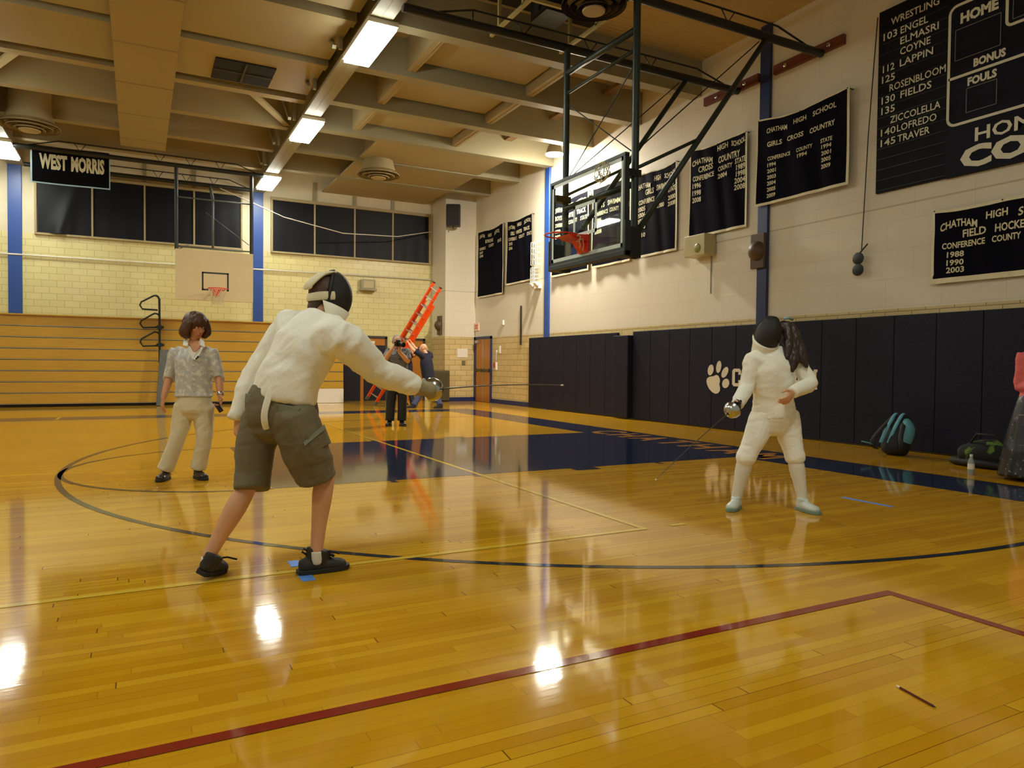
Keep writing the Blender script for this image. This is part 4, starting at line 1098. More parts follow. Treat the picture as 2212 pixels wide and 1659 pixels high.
MB().lathe((9.3, 5.36, 0.085), (0,0,1), [(0.024, 0), (0.024, 0.015)], 12).build('lid', mat('lid_pale', (200, 196, 180), 0.4), bt)

# ================================================================== people
def remesh(mb, name, voxel, smooth_it, wr=None):
    """one continuous surface from overlapping closed lofts"""
    me = mb.mesh('tmp_'+name)
    bm = bmesh.new(); bm.from_mesh(me); bmesh.ops.recalc_face_normals(bm, faces=bm.faces); bm.to_mesh(me); bm.free()
    ob = bpy.data.objects.new('tmp_'+name, me); COL.objects.link(ob)
    r = ob.modifiers.new('r', 'REMESH'); r.mode = 'VOXEL'; r.voxel_size = voxel; r.adaptivity = 0.0
    s_ = ob.modifiers.new('s', 'SMOOTH'); s_.factor = 0.5; s_.iterations = smooth_it
    bpy.context.view_layer.update()
    dg = bpy.context.evaluated_depsgraph_get()
    out = bpy.data.meshes.new_from_object(ob.evaluated_get(dg))
    bpy.data.objects.remove(ob); bpy.data.meshes.remove(me)
    out.name = name
    if wr:
        ns = [v.normal.copy() for v in out.vertices]
        for v, n in zip(out.vertices, ns):
            d = 0.0
            for (amp, fr, st) in wr:
                if isinstance(st, Vector):             # folds running across direction st
                    o1 = st.cross(Vector((0.31, 0.9, 0.2))).normalized(); o2 = st.cross(o1)
                    q = Vector((v.co.dot(st)*fr, v.co.dot(o1)*fr*0.28, v.co.dot(o2)*fr*0.28))
                else: q = Vector((v.co.x*fr*st[0], v.co.y*fr*st[1], v.co.z*fr*st[2]))
                x = noise.noise(q)
                d += amp*(1-2*abs(x))*0.6 + amp*x*0.4
            v.co += n*d
        out.update()
    return out

def solid(mb, name, m, parent, voxel=0.008, sm=4, wr=None, label=None):
    """a remeshed garment or body; parent None makes it the person's own body"""
    me = remesh(mb, name, voxel, sm, wr)
    if parent is None:
        zs = [v.co for v in me.vertices]
        org = Vector((sum(p.x for p in zs)/len(zs), sum(p.y for p in zs)/len(zs), min(p.z for p in zs)))
    else: org = ORG[parent.name]
    for v in me.vertices: v.co -= org
    me.materials.append(m); me.shade_smooth()
    o = bpy.data.objects.new(name, me); COL.objects.link(o)
    if parent is not None: o.parent = parent
    else: o.location = org
    ORG[o.name] = Vector(org)
    if label: o['label'] = label
    return o

SKIN = mat('skin', (214, 162, 124), 0.55, var=0.08, scale=14, bump=0.05, bscale=80)
SKIN2 = mat('skin_pale', (220, 164, 128), 0.55, var=0.08, scale=14)
SKIN3 = mat('skin_tan', (200, 138, 96), 0.55, var=0.08, scale=14)

def hand(mb, W, d, pn, thumb, curl=0.5, s=1.0, spread=0.0, tcurl=0.3):
    """palm and five fingers: W wrist, d direction of the hand, pn where the palm faces, thumb = +1/-1 side"""
    W = Vector(W); d = Vector(d).normalized(); pn = Vector(pn); pn = (pn - d*pn.dot(d)).normalized()
    sd = d.cross(pn)*thumb
    mb.loft([W-d*0.02*s, W+d*0.02*s, W+d*0.055*s, W+d*0.088*s], [(0.026*s, 0.020*s), (0.032*s, 0.017*s), (0.041*s, 0.015*s), (0.038*s, 0.012*s)], side=sd, seg=14)
    for i, (o, L) in enumerate(((0.030, 0.070), (0.010, 0.078), (-0.011, 0.073), (-0.030, 0.058))):
        p = W + d*(0.086-0.004*abs(i-1.3))*s + sd*o*s
        c = curl*(0.9+0.12*i); ang = 0.25*c
        pts = [p - d*0.012*s, p]
        fd = (d + sd*(spread*(1.5-i)*0.14)).normalized()
        for seg_, f in enumerate((0.45, 0.32, 0.25)):
            ang += c*(0.55, 0.95, 0.75)[seg_]
            dirv = fd*math.cos(ang) + pn*math.sin(ang)
            p = p + dirv*(L*f*s); pts.append(p)
        mb.loft(pts, [0.0090*s, 0.0092*s, 0.0084*s, 0.0076*s, 0.0062*s], side=sd, seg=8, sub=2)
    p = W + d*0.022*s + sd*0.030*s
    a = (d*0.62 + sd*0.72 + pn*(0.15+tcurl*0.4)).normalized(); b = (d*0.86 + sd*(0.35-tcurl*0.6) + pn*(0.2+tcurl)).normalized()
    mb.loft([p-sd*0.02*s, p, p+a*0.034*s, p+a*0.034*s+b*0.030*s, p+a*0.034*s+b*0.054*s], [0.013*s, 0.0125*s, 0.0105*s, 0.0092*s, 0.0070*s], side=pn, seg=8, sub=2)

def head(mb, C, F, U, s=1.0, face=True):
    """C centre of the head at eye height, F where the face looks, U crown"""
    C = Vector(C); F = Vector(F).normalized(); U = Vector(U); U = (U-F*U.dot(F)).normalized(); S = F.cross(U)
    ax = (S, F, U)
    mb.ball(C+F*-0.008*s+U*0.022*s, (0.074*s, 0.094*s, 0.095*s), ax, 20, 14)
    mb.ball(C+F*0.020*s-U*0.048*s, (0.058*s, 0.066*s, 0.066*s), ax, 18, 12)
    mb.loft([C+F*0.03*s+U*0.01*s, C+F*0.045*s-U*0.06*s, C+F*0.062*s-U*0.100*s], [(0.055*s, 0.04*s), (0.047*s, 0.035*s), (0.024*s, 0.018*s)], side=S)
    if face:
        mb.loft([C+F*0.080*s+U*0.012*s, C+F*0.094*s-U*0.010*s, C+F*0.106*s-U*0.036*s], [0.009*s, 0.012*s, 0.014*s], side=S, seg=10)
        mb.ball(C+F*0.094*s-U*0.038*s, (0.019*s, 0.012*s, 0.010*s), ax, 10, 6)
        mb.ball(C+F*0.082*s-U*0.064*s, (0.024*s, 0.012*s, 0.006*s), ax, 12, 6)
        mb.ball(C+F*0.080*s-U*0.073*s, (0.021*s, 0.012*s, 0.007*s), ax, 12, 6)
        for sg in (-1, 1):
            mb.ball(C+F*0.070*s+S*0.030*s*sg+U*0.026*s, (0.026*s, 0.016*s, 0.008*s), ax, 10, 6)
            mb.ball(C+F*0.056*s+S*0.040*s*sg-U*0.028*s, (0.024*s, 0.022*s, 0.020*s), ax, 10, 6)
            mb.ball(C+S*0.074*s*sg-F*0.004*s-U*0.014*s, (0.010*s, 0.022*s, 0.033*s), ax, 10, 8)
    return C, F, U, S

def face_parts(root, H, brow=(70, 50, 36), lips=(170, 84, 72), s=1.0):
    C, F, U, S = H
    for sg in (-1, 1):
        e = MB().ball(C+F*0.0735*s+S*0.031*s*sg+U*0.006*s, 0.0125*s, (S, F, U), 12, 8).build('eye', mat('eye_white', (226, 218, 204), 0.3), root, smooth=True)
        MB().ball(C+F*0.0815*s+S*0.030*s*sg+U*0.006*s, (0.0062*s, 0.0050*s, 0.0062*s), (S, F, U), 10, 6).build('iris', mat('eye_dark', (48, 34, 24), 0.2), e, smooth=True)
        MB().loft([C+F*0.086*s+S*0.016*s*sg+U*0.027*s, C+F*0.084*s+S*0.034*s*sg+U*0.033*s, C+F*0.070*s+S*0.050*s*sg+U*0.026*s], [0.005*s, 0.0055*s, 0.003*s], side=F, seg=8).build('eyebrow', mat('brow_%d' % brow[0], brow, 0.8), root, smooth=True)
    MB().ball(C+F*0.0865*s-U*0.0655*s, (0.023*s, 0.010*s, 0.0055*s), (S, F, U), 12, 6).ball(C+F*0.0845*s-U*0.074*s, (0.020*s, 0.010*s, 0.006*s), (S, F, U), 12, 6).build('lips', mat('lips', lips, 0.45), root, smooth=True)

def shoe(name, parent, heel, toe, m, sole, w=0.048, h=0.075, up=Vector((0,0,1)), voxel=0.007, collar=0.06, ca=0.06, cw=1.0):
    """heel and toe: points under the foot on the sole"""
    heel = Vector(heel); toe = Vector(toe); d = (toe-heel); L = d.length; d.normalize()
    sd = d.cross(up).normalized(); u = sd.cross(d)
    g = MB()
    g.loft([heel+d*0.03+u*0.046, heel+d*L*0.30+u*0.048, heel+d*L*0.58+u*0.040, heel+d*L*0.80+u*0.034, heel+d*(L-0.035)+u*0.030],
           [(w*0.80, 0.040), (w*0.84, 0.044), (w*0.95, 0.036), (w*1.0, 0.030), (w*0.72, 0.024)], side=sd, seg=14)
    g.loft([heel+d*(ca-0.01)+u*0.04, heel+d*ca+u*(h+0.01), heel+d*(ca+0.005)+u*(h+collar*0.5)], [(w*0.80*cw, 0.050*cw), (w*0.84*cw, 0.056*cw), (w*0.86*cw, 0.058*cw)], side=sd, seg=14, c1=0.15)
    o = solid(g, name, m, parent, voxel, 2)
    g = MB()
    q = [(0.0, 0.55), (0.03, 0.8), (0.3*L, 0.86), (0.62*L, 1.0), (0.82*L, 0.98), (0.95*L, 0.66), (L, 0.25)]
    poly = [(a, b*w) for a, b in q] + [(a, -b*w) for a, b in q[::-1]]
    g.prism(poly, heel+u*0.001, d, sd, u*0.026)
    g.build('sole', sole, o, bevel=0.004)
    return o

def limbs(mb, pts, rads, side=(1, 0, 0), **k): mb.loft(pts, rads, side, **k)
def L3(a, b, t): return Vector(a).lerp(Vector(b), t)
WOVEN = [(0.006, 9, (1, 1, 1)), (0.004, 22, (1, 1, 1.6))]
SOFT = [(0.007, 7, (1.2, 1.2, 0.8)), (0.003, 20, (1, 1, 1))]
FINE = [(0.003, 16, (1, 1, 1.4))]
FJACK = mat('fencing_white', (246, 244, 230), 0.8, var=0.05, scale=12, bump=0.12, bscale=60)
FWHITE = mat('sock_white', (226, 222, 206), 0.85, var=0.05, scale=14)
MESHB = mat('mask_mesh', (24, 22, 20), 0.5, var=0.3, scale=60, bump=0.35, bscale=220)
BLKLEA = mat('black_leather', (30, 27, 25), 0.35, var=0.2, scale=8)
RUBBER = mat('dark_sole', (34, 33, 30), 0.7)

# ------------------------------------------------------------------ fencer in shorts, seen from behind
d0 = 3.93
pel = J(612, 893, 3.90); waist = J(612, 840, 3.90); chest = J(665, 745, 3.93); nb = J(694, 672, 3.98)
shR = J(738, 727, 3.80); shL = J(622, 703, 4.10)
S1 = (shR-shL).normalized(); H1 = J(712, 645, 4.02)
elR = J(815, 800, 3.98); wrR = J(905, 838, 4.13); hdR = J(935, 843, 4.19)
elL = J(548, 812, 4.05); wrL = J(515, 905, 3.98)
hpR = J(634, 905, 3.87); knR = J(700, 1012, 3.96); anR = J(684, 1190, 3.93)
hpL = J(572, 903, 3.94); knL = J(532, 1052, 3.88); anL = J(450, 1203, 3.80)
bs = Vector((0.97, -0.25, 0)).normalized()
b = MB()
b.loft([pel, waist, L3(waist, chest, .5), chest, L3(chest, nb, .6)], [(0.125,0.10),(0.118,0.09),(0.14,0.105),(0.155,0.115),(0.10,0.08)], side=S1)
b.loft([L3(chest, nb, .6), nb, H1-Vector((0,0,0.06))], [0.065, 0.058, 0.055])
F1 = Vector((0.95, 0.22, -0.18)).normalized(); U1 = Vector((0.12, 0, 1))
hd1 = head(b, H1, F1, U1)
b.loft([L3(shR, chest, .3), shR, L3(shR, elR, .5), elR, L3(elR, wrR, .5), wrR], [0.062, 0.058, 0.05, 0.043, 0.038, 0.029])
b.loft([L3(shL, chest, .3), shL, L3(shL, elL, .5), elL, L3(elL, wrL, .5), wrL], [0.062, 0.058, 0.05, 0.043, 0.038, 0.029])
for hp, kn, an in ((hpR, knR, anR), (hpL, knL, anL)):
    b.loft([hp+Vector((0,0,.0)), L3(hp, kn, .45), kn, L3(kn, an, .30)+Vector((0,-0.015,0)), L3(kn, an, .68), an], [0.078, 0.068, 0.053, 0.056, 0.042, 0.034])
hand(b, wrL, (J(511, 945, 3.99)-wrL), (1, 0.3, 0), 1, 0.6)
hand(b, wrR, hdR-wrR, (0.1, 0.9, -0.4), 1, 1.35)
f1 = solid(b, 'person', SKIN, None, 0.0065, 4)
tag(f1, 'fencer in white jacket, olive cargo shorts and black mask lunging right, back to the camera', 'person')
g = MB()
hem = J(608, 838, 3.90)
g.loft([J(613, 858, 3.90), J(622, 820, 3.90), L3(waist, chest, .55), chest, L3(chest, nb, .55), J(692, 682, 3.97)], [(0.19,0.15),(0.188,0.145),(0.19,0.145),(0.195,0.145),(0.135,0.105),(0.075,0.07)], side=S1, seg=22, c0=0.1, c1=0.2)
g.loft([L3(shR, chest, .45), shR+Vector((0,0,-.01)), L3(shR, elR, .5), elR, L3(elR, wrR, .55), L3(elR, wrR, .92)], [0.10, 0.098, 0.086, 0.075, 0.062, 0.054], c1=0.15)
g.loft([L3(shL, chest, .45), shL+Vector((0,0,-.015)), L3(shL, elL, .5), elL, L3(elL, wrL, .55), wrL], [0.10, 0.085, 0.072, 0.066, 0.056, 0.05], c1=0.15)
for sh in (shR, shL): g.loft([nb+Vector((0,0,-.085)), L3(nb, sh, .5)+Vector((0,0,-.03)), sh], [0.06, 0.072, 0.085], side=FWD)
solid(g, 'fencing_jacket', FJACK, f1, 0.009, 5, [(0.015, 10, (RGT*0.5-UPV*0.85).normalized()), (0.006, 24, (RGT*0.6-UPV*0.8).normalized()), (0.004, 9, (1, 1, 1))])
OLIVE = mat('olive_cotton', (112, 104, 80), 0.9, var=0.16, scale=7, bump=0.12, bscale=50)
g = MB()
g.loft([J(614, 842, 3.90), J(610, 870, 3.90), J(608, 905, 3.89), J(606, 930, 3.88)], [(0.160,0.13),(0.185,0.15),(0.185,0.15),(0.15,0.11)], side=bs, seg=22, c0=0.2)
g.loft([J(636, 900, 3.82), J(655, 960, 3.84), J(676, 1010, 3.90), J(684, 1034, 3.92)], [(0.115,0.12),(0.122,0.12),(0.112,0.115),(0.110,0.112)], side=bs, seg=18, c1=0.02)
g.loft([J(570, 900, 3.95), J(553, 960, 3.93), J(547, 1010, 3.91), J(545, 1056, 3.88)], [(0.11,0.12),(0.102,0.11),(0.094,0.10),(0.092,0.098)], side=bs, seg=18, c1=0.02)
sh1 = solid(g, 'cargo_shorts', OLIVE, f1, 0.008, 3, [(0.009, 11, (RGT*0.45+UPV*0.9).normalized()), (0.005, 26, (UPV-RGT*0.4).normalized())])
OL2 = mat('olive_pocket', (126, 124, 106), 0.9, var=0.12, scale=9)
bk_ = -FWD
def patch(name, q, d, n_off, m, parent):
    c = [J(x, y, dd) for x, y, dd in q]
    g = MB(); k = len(c)
    g.add(c+[p+FWD*n_off for p in c], [tuple(range(k)), tuple(range(k, 2*k))[::-1]]+[(i, (i+1) % k, k+(i+1) % k, k+i) for i in range(k)])
    return g.build(name, m, parent, bevel=0.002)
patch('back_pocket_flap', [(589,868,3.752),(648,882,3.725),(640,896,3.722),(590,884,3.748)], 0, 0.03, OL2, sh1)
patch('back_pocket_flap', [(530,850,3.80),(560,856,3.772),(550,874,3.768),(528,870,3.80)], 0, 0.03, OL2, sh1)
patch('cargo_pocket', [(662,945,3.715),(698,922,3.80),(712,958,3.82),(676,978,3.745)], 0, 0.04, OLIVE, sh1)
patch('pocket_flap', [(655,955,3.705),(698,918,3.79),(702,928,3.79),(658,964,3.70)], 0, 0.03, OL2, sh1)
st = [J(598, 828, 3.745), J(586, 842, 3.735), J(577, 868, 3.725), J(571, 895, 3.725), J(573, 918, 3.745), J(579, 932, 3.79), J(586, 938, 3.84)]
MB().loft(st, [(0.017, 0.004)]*7, side=bs, seg=8).build('croissard_strap', FJACK, f1, smooth=True)
# glove on the weapon hand
GLV = mat('glove_leather', (158, 148, 116), 0.8, var=0.12, scale=12, bump=0.15, bscale=50)
g = MB()
g.loft([L3(elR, wrR, .80), L3(elR, wrR, .92), wrR, L3(wrR, hdR, .35)], [0.046, 0.050, 0.048, 0.042], c0=0.1)
hd_d = (hdR-wrR).normalized()
hand(g, wrR, hd_d, (0.1, 0.9, -0.4), 1, 1.35, 1.22, tcurl=0.8)
g.ball(wrR+hd_d*0.065, (0.05, 0.05, 0.045), None, 14, 10)
solid(g, 'fencing_glove', GLV, f1, 0.006, 3, FINE)
# mask
def mask(parent, C, F, U, s=1.0, vx=0.006):
    F = Vector(F).normalized(); U = Vector(U); U = (U-F*U.dot(F)).normalized(); S = F.cross(U); C = Vector(C)
    rs, rf, ru = 0.098*s, 0.128*s, 0.150*s
    g = MB(); NA, NB = 26, 26
    # dome: front two thirds of an ellipsoid, open at the back and below
    for i in range(NA+1):
        for j in range(NB+1):
            th = -0.62*PI + 1.24*PI*j/NB            # around, 0 = straight ahead
            ph = -0.40*PI + 0.90*PI*i/NA            # up
            cz = math.sin(ph); cr_ = math.cos(ph)
            g.v.append(C + F*(rf*cr_*math.cos(th)) + S*(rs*cr_*math.sin(th)) + U*(ru*cz))
    for i in range(NA):
        for j in range(NB):
            k = i*(NB+1)+j; g.f.append((k, k+1, k+NB+2, k+NB+1))
    o = g.build('mask_mesh', MESHB, parent, smooth=True)
    md = o.modifiers.new('t', 'SOLIDIFY'); md.thickness = 0.006; md.offset = 0
    # padded trim around the open edge
    e = [C + F*(rf*math.cos(ph)*math.cos(th)) + S*(rs*1.02*math.cos(ph)*math.sin(th)) + U*(ru*math.sin(ph)) for th, ph in [(-0.62*PI, -0.40*PI+0.90*PI*k/14) for k in range(15)]+[(0.62*PI, 0.5*PI-0.90*PI*k/14) for k in range(15)]]
    MB().tube(e, 0.010*s, 8).build('edge_trim', mat('trim_black', (26, 25, 24), 0.6), o, smooth=True)
    # bib hanging from the chin
    g = MB(); rows = [(-0.055, 1.02, 1.0, 0.70), (-0.105, 1.0, 0.99, 0.66), (-0.150, 0.92, 0.90, 0.60), (-0.200, 0.86, 0.86, 0.55), (-0.250, 0.80, 0.86, 0.48)]
    n = 22
    for (h, a, bb, w) in rows:
        for j in range(n+1):
            th = -w*PI + 2*w*PI*j/n
            q = math.sqrt(max(0.0, 1-min(1, (h*s/ru))**2)) if h > -0.14 else 0.80
            g.v.append(C + F*(rf*1.04*bb*max(q, .75)*math.cos(th)-0.004) + S*(rs*1.12*a*max(q, .8)*math.sin(th)) + U*(h*s - 0.02*s*math.cos(th)))
    for i in range(len(rows)-1):
        for j in range(n):
            k = i*(n+1)+j; g.f.append((k, k+1, k+n+2, k+n+1))
    bb_ = g.build('mask_bib', mat('bib_white', (250, 246, 226), 0.6, var=0.04), parent, smooth=True)
    md = bb_.modifiers.new('t', 'SOLIDIFY'); md.thickness = 0.012; md.offset = 0
    return o, (C, F, U, S, rs, rf, ru)
mk, (C_, F_, U_, S_, rs, rf, ru) = mask(f1, H1+Vector((0.0,0,0.008)), F1, Vector((-0.10, 0, 1)), 1.0)
# white tongue and strap behind the head
g = MB()
g.loft([C_+U_*ru*0.92-F_*0.005, C_+U_*ru*0.72-F_*0.075, C_+U_*ru*0.28-F_*0.128, C_+U_*ru*0.10-F_*0.135], [(0.055,0.012),(0.070,0.014),(0.062,0.013),(0.050,0.010)], side=S_, seg=14)
g.build('mask_tongue', IVORY, f1, smooth=True)
g = MB()
g.loft([C_+S_*rs*1.02-F_*0.02-U_*0.005, C_+S_*rs*0.75-F_*0.085-U_*0.02, C_-F_*0.118-U_*0.03, C_-S_*rs*0.75-F_*0.085-U_*0.02, C_-S_*rs*1.02-F_*0.02-U_*0.005], [(0.024,0.008)]*5, side=U_, seg=10)
g.build('head_strap', IVORY, f1, smooth=True)
g = MB()
g.ball(C_-F_*0.025+U_*0.02, (0.083, 0.098, 0.100), (S_, F_, U_), 18, 12)
g.loft([C_-F_*0.075-U_*0.03, C_-F_*0.082-U_*0.085, C_-F_*0.07-U_*0.12], [(0.06,0.03),(0.05,0.028),(0.03,0.02)], side=S_)
solid(g, 'hair', mat('brown_hair', (74, 52, 34), 0.6, var=0.3, scale=40), f1, 0.009, 2, [(0.006, 40, (1, 1, 0.4))])
# shoes and socks
SHOE1 = mat('hiking_shoe', (44, 41, 36), 0.7, var=0.3, scale=18, bump=0.2, bscale=60)
s1 = shoe('hiking_shoe', f1, (0.765, 3.965, 0.0), (1.055, 3.99, 0.0), SHOE1, RUBBER, 0.053, 0.095, ca=0.115, cw=1.22)
MB().loft([(0.86, 3.97, 0.13), (0.92, 3.972, 0.105), (0.96, 3.974, 0.085)], [(0.024,0.012),(0.03,0.010),(0.028,0.009)], side=(0,1,0), seg=10).tube([(0.90, 3.95, 0.12), (0.95, 3.93, 0.115), (0.985, 3.935, 0.10)], 0.005, 6).build('laces', mat('lace_black', (20, 20, 20), 0.8), s1, smooth=True)
MB().tube([(0.822, 3.966, 0.125), (0.798, 3.963, 0.142), (0.790, 3.963, 0.125), (0.815, 3.965, 0.105)], 0.006, 6).build('heel_loop', mat('lace_black', (20, 20, 20)), s1, smooth=True)
hL_ = anL+Vector((-0.045, -0.03, -0.085)); tL_ = Vector((hL_.x+0.13, hL_.y+0.17, 0.006))
s2 = shoe('hiking_shoe', f1, hL_, tL_, SHOE1, RUBBER, 0.050, 0.08, ca=0.055, cw=1.08, up=(knL-anL).normalized())
MB().tube([anL+Vector((0.04, 0.03, -0.02)), anL+Vector((0.10, 0.05, -0.025)), anL+Vector((0.15, 0.06, -0.045))], 0.005, 6).build('laces', mat('lace_black', (20, 20, 20)), s2, smooth=True)
for an in (anR, anL):
    dn = Vector((0, 0, -1))
    MB().loft([an+Vector((0,0,0.0)), an+Vector((0.0,0,-0.03)), an+Vector((0,0,-0.06))], [0.0375, 0.038, 0.036], seg=14, c0=0.1).build('sock', FWHITE, f1, smooth=True)
# epee of the near fencer
def weapon(name, label, G, tip, r, grip_dir, blade_m, guard_m):
    t = thing(name, tuple(G), label, 'fencing weapon', 'fencing weapons')
    G = Vector(G); ax = (Vector(tip)-G).normalized(); tip = Vector(tip)
    MB().lathe(G, ax, [(r, -0.045), (r*0.97, -0.028), (r*0.82, -0.004), (r*0.55, 0.014), (r*0.2, 0.022), (0.012, 0.023)], 28, cap=False).build('bell_guard', guard_m, t, smooth=True)
    q = ax.cross(Vector((0,0,1))).normalized()
    sagv = Vector((0,0,1))
    L = (tip-G).length
    pts = [G+ax*(L*k/12)+sagv*(0.012*math.sin(PI*k/12)) for k in range(13)]
    MB().tube([p for p in pts], [0.0046-0.0026*k/12 for k in range(13)], 6).build('blade', blade_m, t, smooth=True)
    MB().lathe(pts[-1]-ax*0.012, ax, [(0.0035, 0), (0.0042, 0.004), (0.0042, 0.014)], 10).build('blade_tip', mat('tip_pale', (224, 216, 200), 0.4), t)
    gd = Vector(grip_dir).normalized()
    MB().loft([G-ax*0.02, G-ax*0.06, G-ax*0.10+gd*0.01, G-ax*0.14+gd*0.02], [0.014, 0.013, 0.014, 0.011], seg=10).build('grip', BLKLEA, t, smooth=True)
    return t
BLADE = mat('blade_steel', (96, 92, 82), 0.35, metal=0.8)
hd_ax = (J(1216, 832, 4.85)-J(944, 842, 4.22)).normalized()
weapon('epee', 'epee held straight out toward the right by the fencer in shorts, blade across the door', J(946, 841, 4.215), J(1216, 832, 3.80), 0.072, (0, 0, -1), BLADE, STEEL)

# ------------------------------------------------------------------ fencer all in white, facing left
pel = J(1673, 905, 5.86); waist = J(1670, 858, 5.85); chest = J(1668, 795, 5.82); nb = J(1663, 760, 5.80)
shR = J(1625, 776, 5.78); shL = J(1717, 772, 5.86); S1 = (shR-shL).normalized()
elR = J(1612, 838, 5.76); wrR = J(1592, 874, 5.60); gd2 = J(1577, 891, 5.48)
elL = J(1750, 828, 5.78); wrL = J(1712, 848, 5.62)
hpR = J(1648, 912, 5.85); knR = J(1612, 985, 5.80); anR = J(1590, 1078, 5.86)
hpL = J(1698, 912, 5.90); knL = J(1717, 985, 5.82); anL = J(1733, 1075, 5.80)
H2 = J(1659, 722, 5.77); F2 = Vector((-0.48, -0.80, -0.42)).normalized(); U2 = Vector((0.02, -0.3, 1))
b = MB()
b.loft([pel, waist, L3(waist, chest, .5), chest, L3(chest, nb, .7)], [(0.155,0.11),(0.125,0.095),(0.14,0.105),(0.155,0.11),(0.09,0.075)], side=S1)
b.loft([L3(chest, nb, .6), nb, H2-Vector((0,0,0.06))], [0.06, 0.052, 0.05])
hd2 = head(b, H2, F2, U2, 0.96)
b.loft([L3(shR, chest, .3), shR, L3(shR, elR, .5), elR, L3(elR, wrR, .5), wrR], [0.05, 0.048, 0.042, 0.037, 0.034, 0.026])
b.loft([L3(shL, chest, .3), shL, L3(shL, elL, .5), elL, L3(elL, wrL, .5), wrL], [0.05, 0.048, 0.042, 0.037, 0.034, 0.026])
for hp, kn, an in ((hpR, knR, anR), (hpL, knL, anL)):
    b.loft([hp+Vector((0,0,.06)), L3(hp, kn, .45), kn, L3(kn, an, .3), L3(kn, an, .7), an], [0.095, 0.08, 0.054, 0.054, 0.04, 0.033])
hand(b, wrL, J(1698, 868, 5.56)-wrL, (-0.3, 0.9, 0.1), -1, 0.55, 1.05)
hand(b, wrR, gd2-wrR, (0.8, 0.3, 0.3), 1, 1.3)
f2 = solid(b, 'person', SKIN2, None, 0.0065, 4)
tag(f2, 'fencer all in white with dark ponytail and black mask, feet apart facing the camera', 'person')
g = MB()
g.loft([J(1672, 903, 5.86), J(1671, 880, 5.86), waist, L3(waist, chest, .5), chest, L3(chest, nb, .65), nb+Vector((0,0,0.02))], [(0.185,0.14),(0.178,0.135),(0.165,0.125),(0.175,0.135),(0.18,0.14),(0.13,0.11),(0.075,0.07)], side=S1, seg=22, c0=0.1, c1=0.2)
g.loft([L3(shR, chest, .45), shR, L3(shR, elR, .5), elR, L3(elR, wrR, .55), wrR], [0.085, 0.066, 0.060, 0.057, 0.054, 0.048], c1=0.12)
g.loft([L3(shL, chest, .45), shL, L3(shL, elL, .5), elL, L3(elL, wrL, .55), wrL], [0.085, 0.066, 0.060, 0.057, 0.054, 0.046], c1=0.12)
for sh in (shR, shL): g.loft([nb+Vector((0,0,-.01)), L3(nb, sh, .5)+Vector((0,0,.0)), sh], [0.066, 0.062, 0.060], side=FWD)
jk = solid(g, 'fencing_jacket', FJACK, f2, 0.008, 4, [(0.006, 13, (UPV*0.95+RGT*0.3).normalized()), (0.003, 28, (UPV-RGT*0.3).normalized())])
g = MB()
g.loft([J(1672, 880, 5.86), pel, J(1674, 925, 5.86)], [(0.172,0.125),(0.185,0.135),(0.15,0.11)], side=S1, seg=20)
for hp, kn, an in ((hpR, knR, anR), (hpL, knL, anL)):
    g.loft([hp+Vector((0,0,.05)), L3(hp, kn, .4), L3(hp, kn, .8), L3(kn, an, .06), L3(kn, an, .15)], [(0.102,0.112),(0.094,0.102),(0.077,0.082),(0.076,0.079),(0.060,0.062)], side=S1, seg=16, c1=0.1)
solid(g, 'fencing_breeches', FJACK, f2, 0.008, 3, [(0.005, 14, (UPV*0.9-RGT*0.4).normalized()), (0.003, 30, UPV.copy())])
for kn, an in ((knR, anR), (knL, anL)):
    g = MB(); g.loft([L3(kn, an, .05), L3(kn, an, .32), L3(kn, an, .7), an, an-Vector((0,0,0.05))], [0.060, 0.062, 0.048, 0.040, 0.042], c0=0.1)
    solid(g, 'long_sock', FWHITE, f2, 0.008, 2, FINE)
SH2 = mat('silver_white_shoe', (202, 210, 204), 0.35, var=0.1, scale=12)
TEALS = mat('pale_teal_sole', (116, 140, 128), 0.6)
s = shoe('fencing_shoe', f2, (anR.x+0.05, anR.y+0.02, 0.0), (anR.x-0.17, anR.y-0.10, 0.0), SH2, TEALS, 0.046, 0.075)
s = shoe('fencing_shoe', f2, (anL.x+0.0, anL.y+0.05, 0.0), (anL.x-0.035, anL.y-0.20, 0.0), SH2, TEALS, 0.046, 0.075)
mk2, (C_, F_, U_, S_, rs, rf, ru) = mask(f2, H2+Vector((0,0,0.0)), F2, U2, 0.98)
HAIR2 = mat('dark_brown_hair', (52, 38, 30), 0.45, var=0.35, scale=30, stretch=(1, 1, 0.3))
g = MB()
g.ball(C_-F_*0.04+U_*0.02, (0.086, 0.088, 0.10), (S_, F_, U_), 18, 12)
pt = [C_-F_*0.10+U_*0.02, J(1706, 712, 5.85), J(1712, 745, 5.80), J(1713, 778, 5.74), J(1712, 802, 5.72)]
g.loft(pt, [(0.06,0.05),(0.06,0.05),(0.066,0.04),(0.05,0.03),(0.012,0.01)], side=RGT, seg=14)
g.loft([J(1706, 712, 5.85), J(1722, 745, 5.80), J(1733, 772, 5.76), J(1743, 792, 5.74)], [(0.045,0.04),(0.05,0.036),(0.038,0.028),(0.012,0.01)], side=RGT, seg=12)
g.loft([J(1700, 700, 5.84), J(1702, 745, 5.76), J(1699, 775, 5.72)], [(0.03,0.03),(0.034,0.026),(0.012,0.01)], side=RGT, seg=12)
solid(g, 'hair', HAIR2, f2, 0.007, 2, [(0.008, 45, (1, 1, 0.25)), (0.004, 90, (1, 1, 0.3))])
MB().tube([J(1694, 688, 5.80), J(1703, 686, 5.84), J(1712, 690, 5.88)], 0.012, 8).build('hair_clip', mat('pale_blue_clip', (150, 180, 190), 0.3), f2, smooth=True)
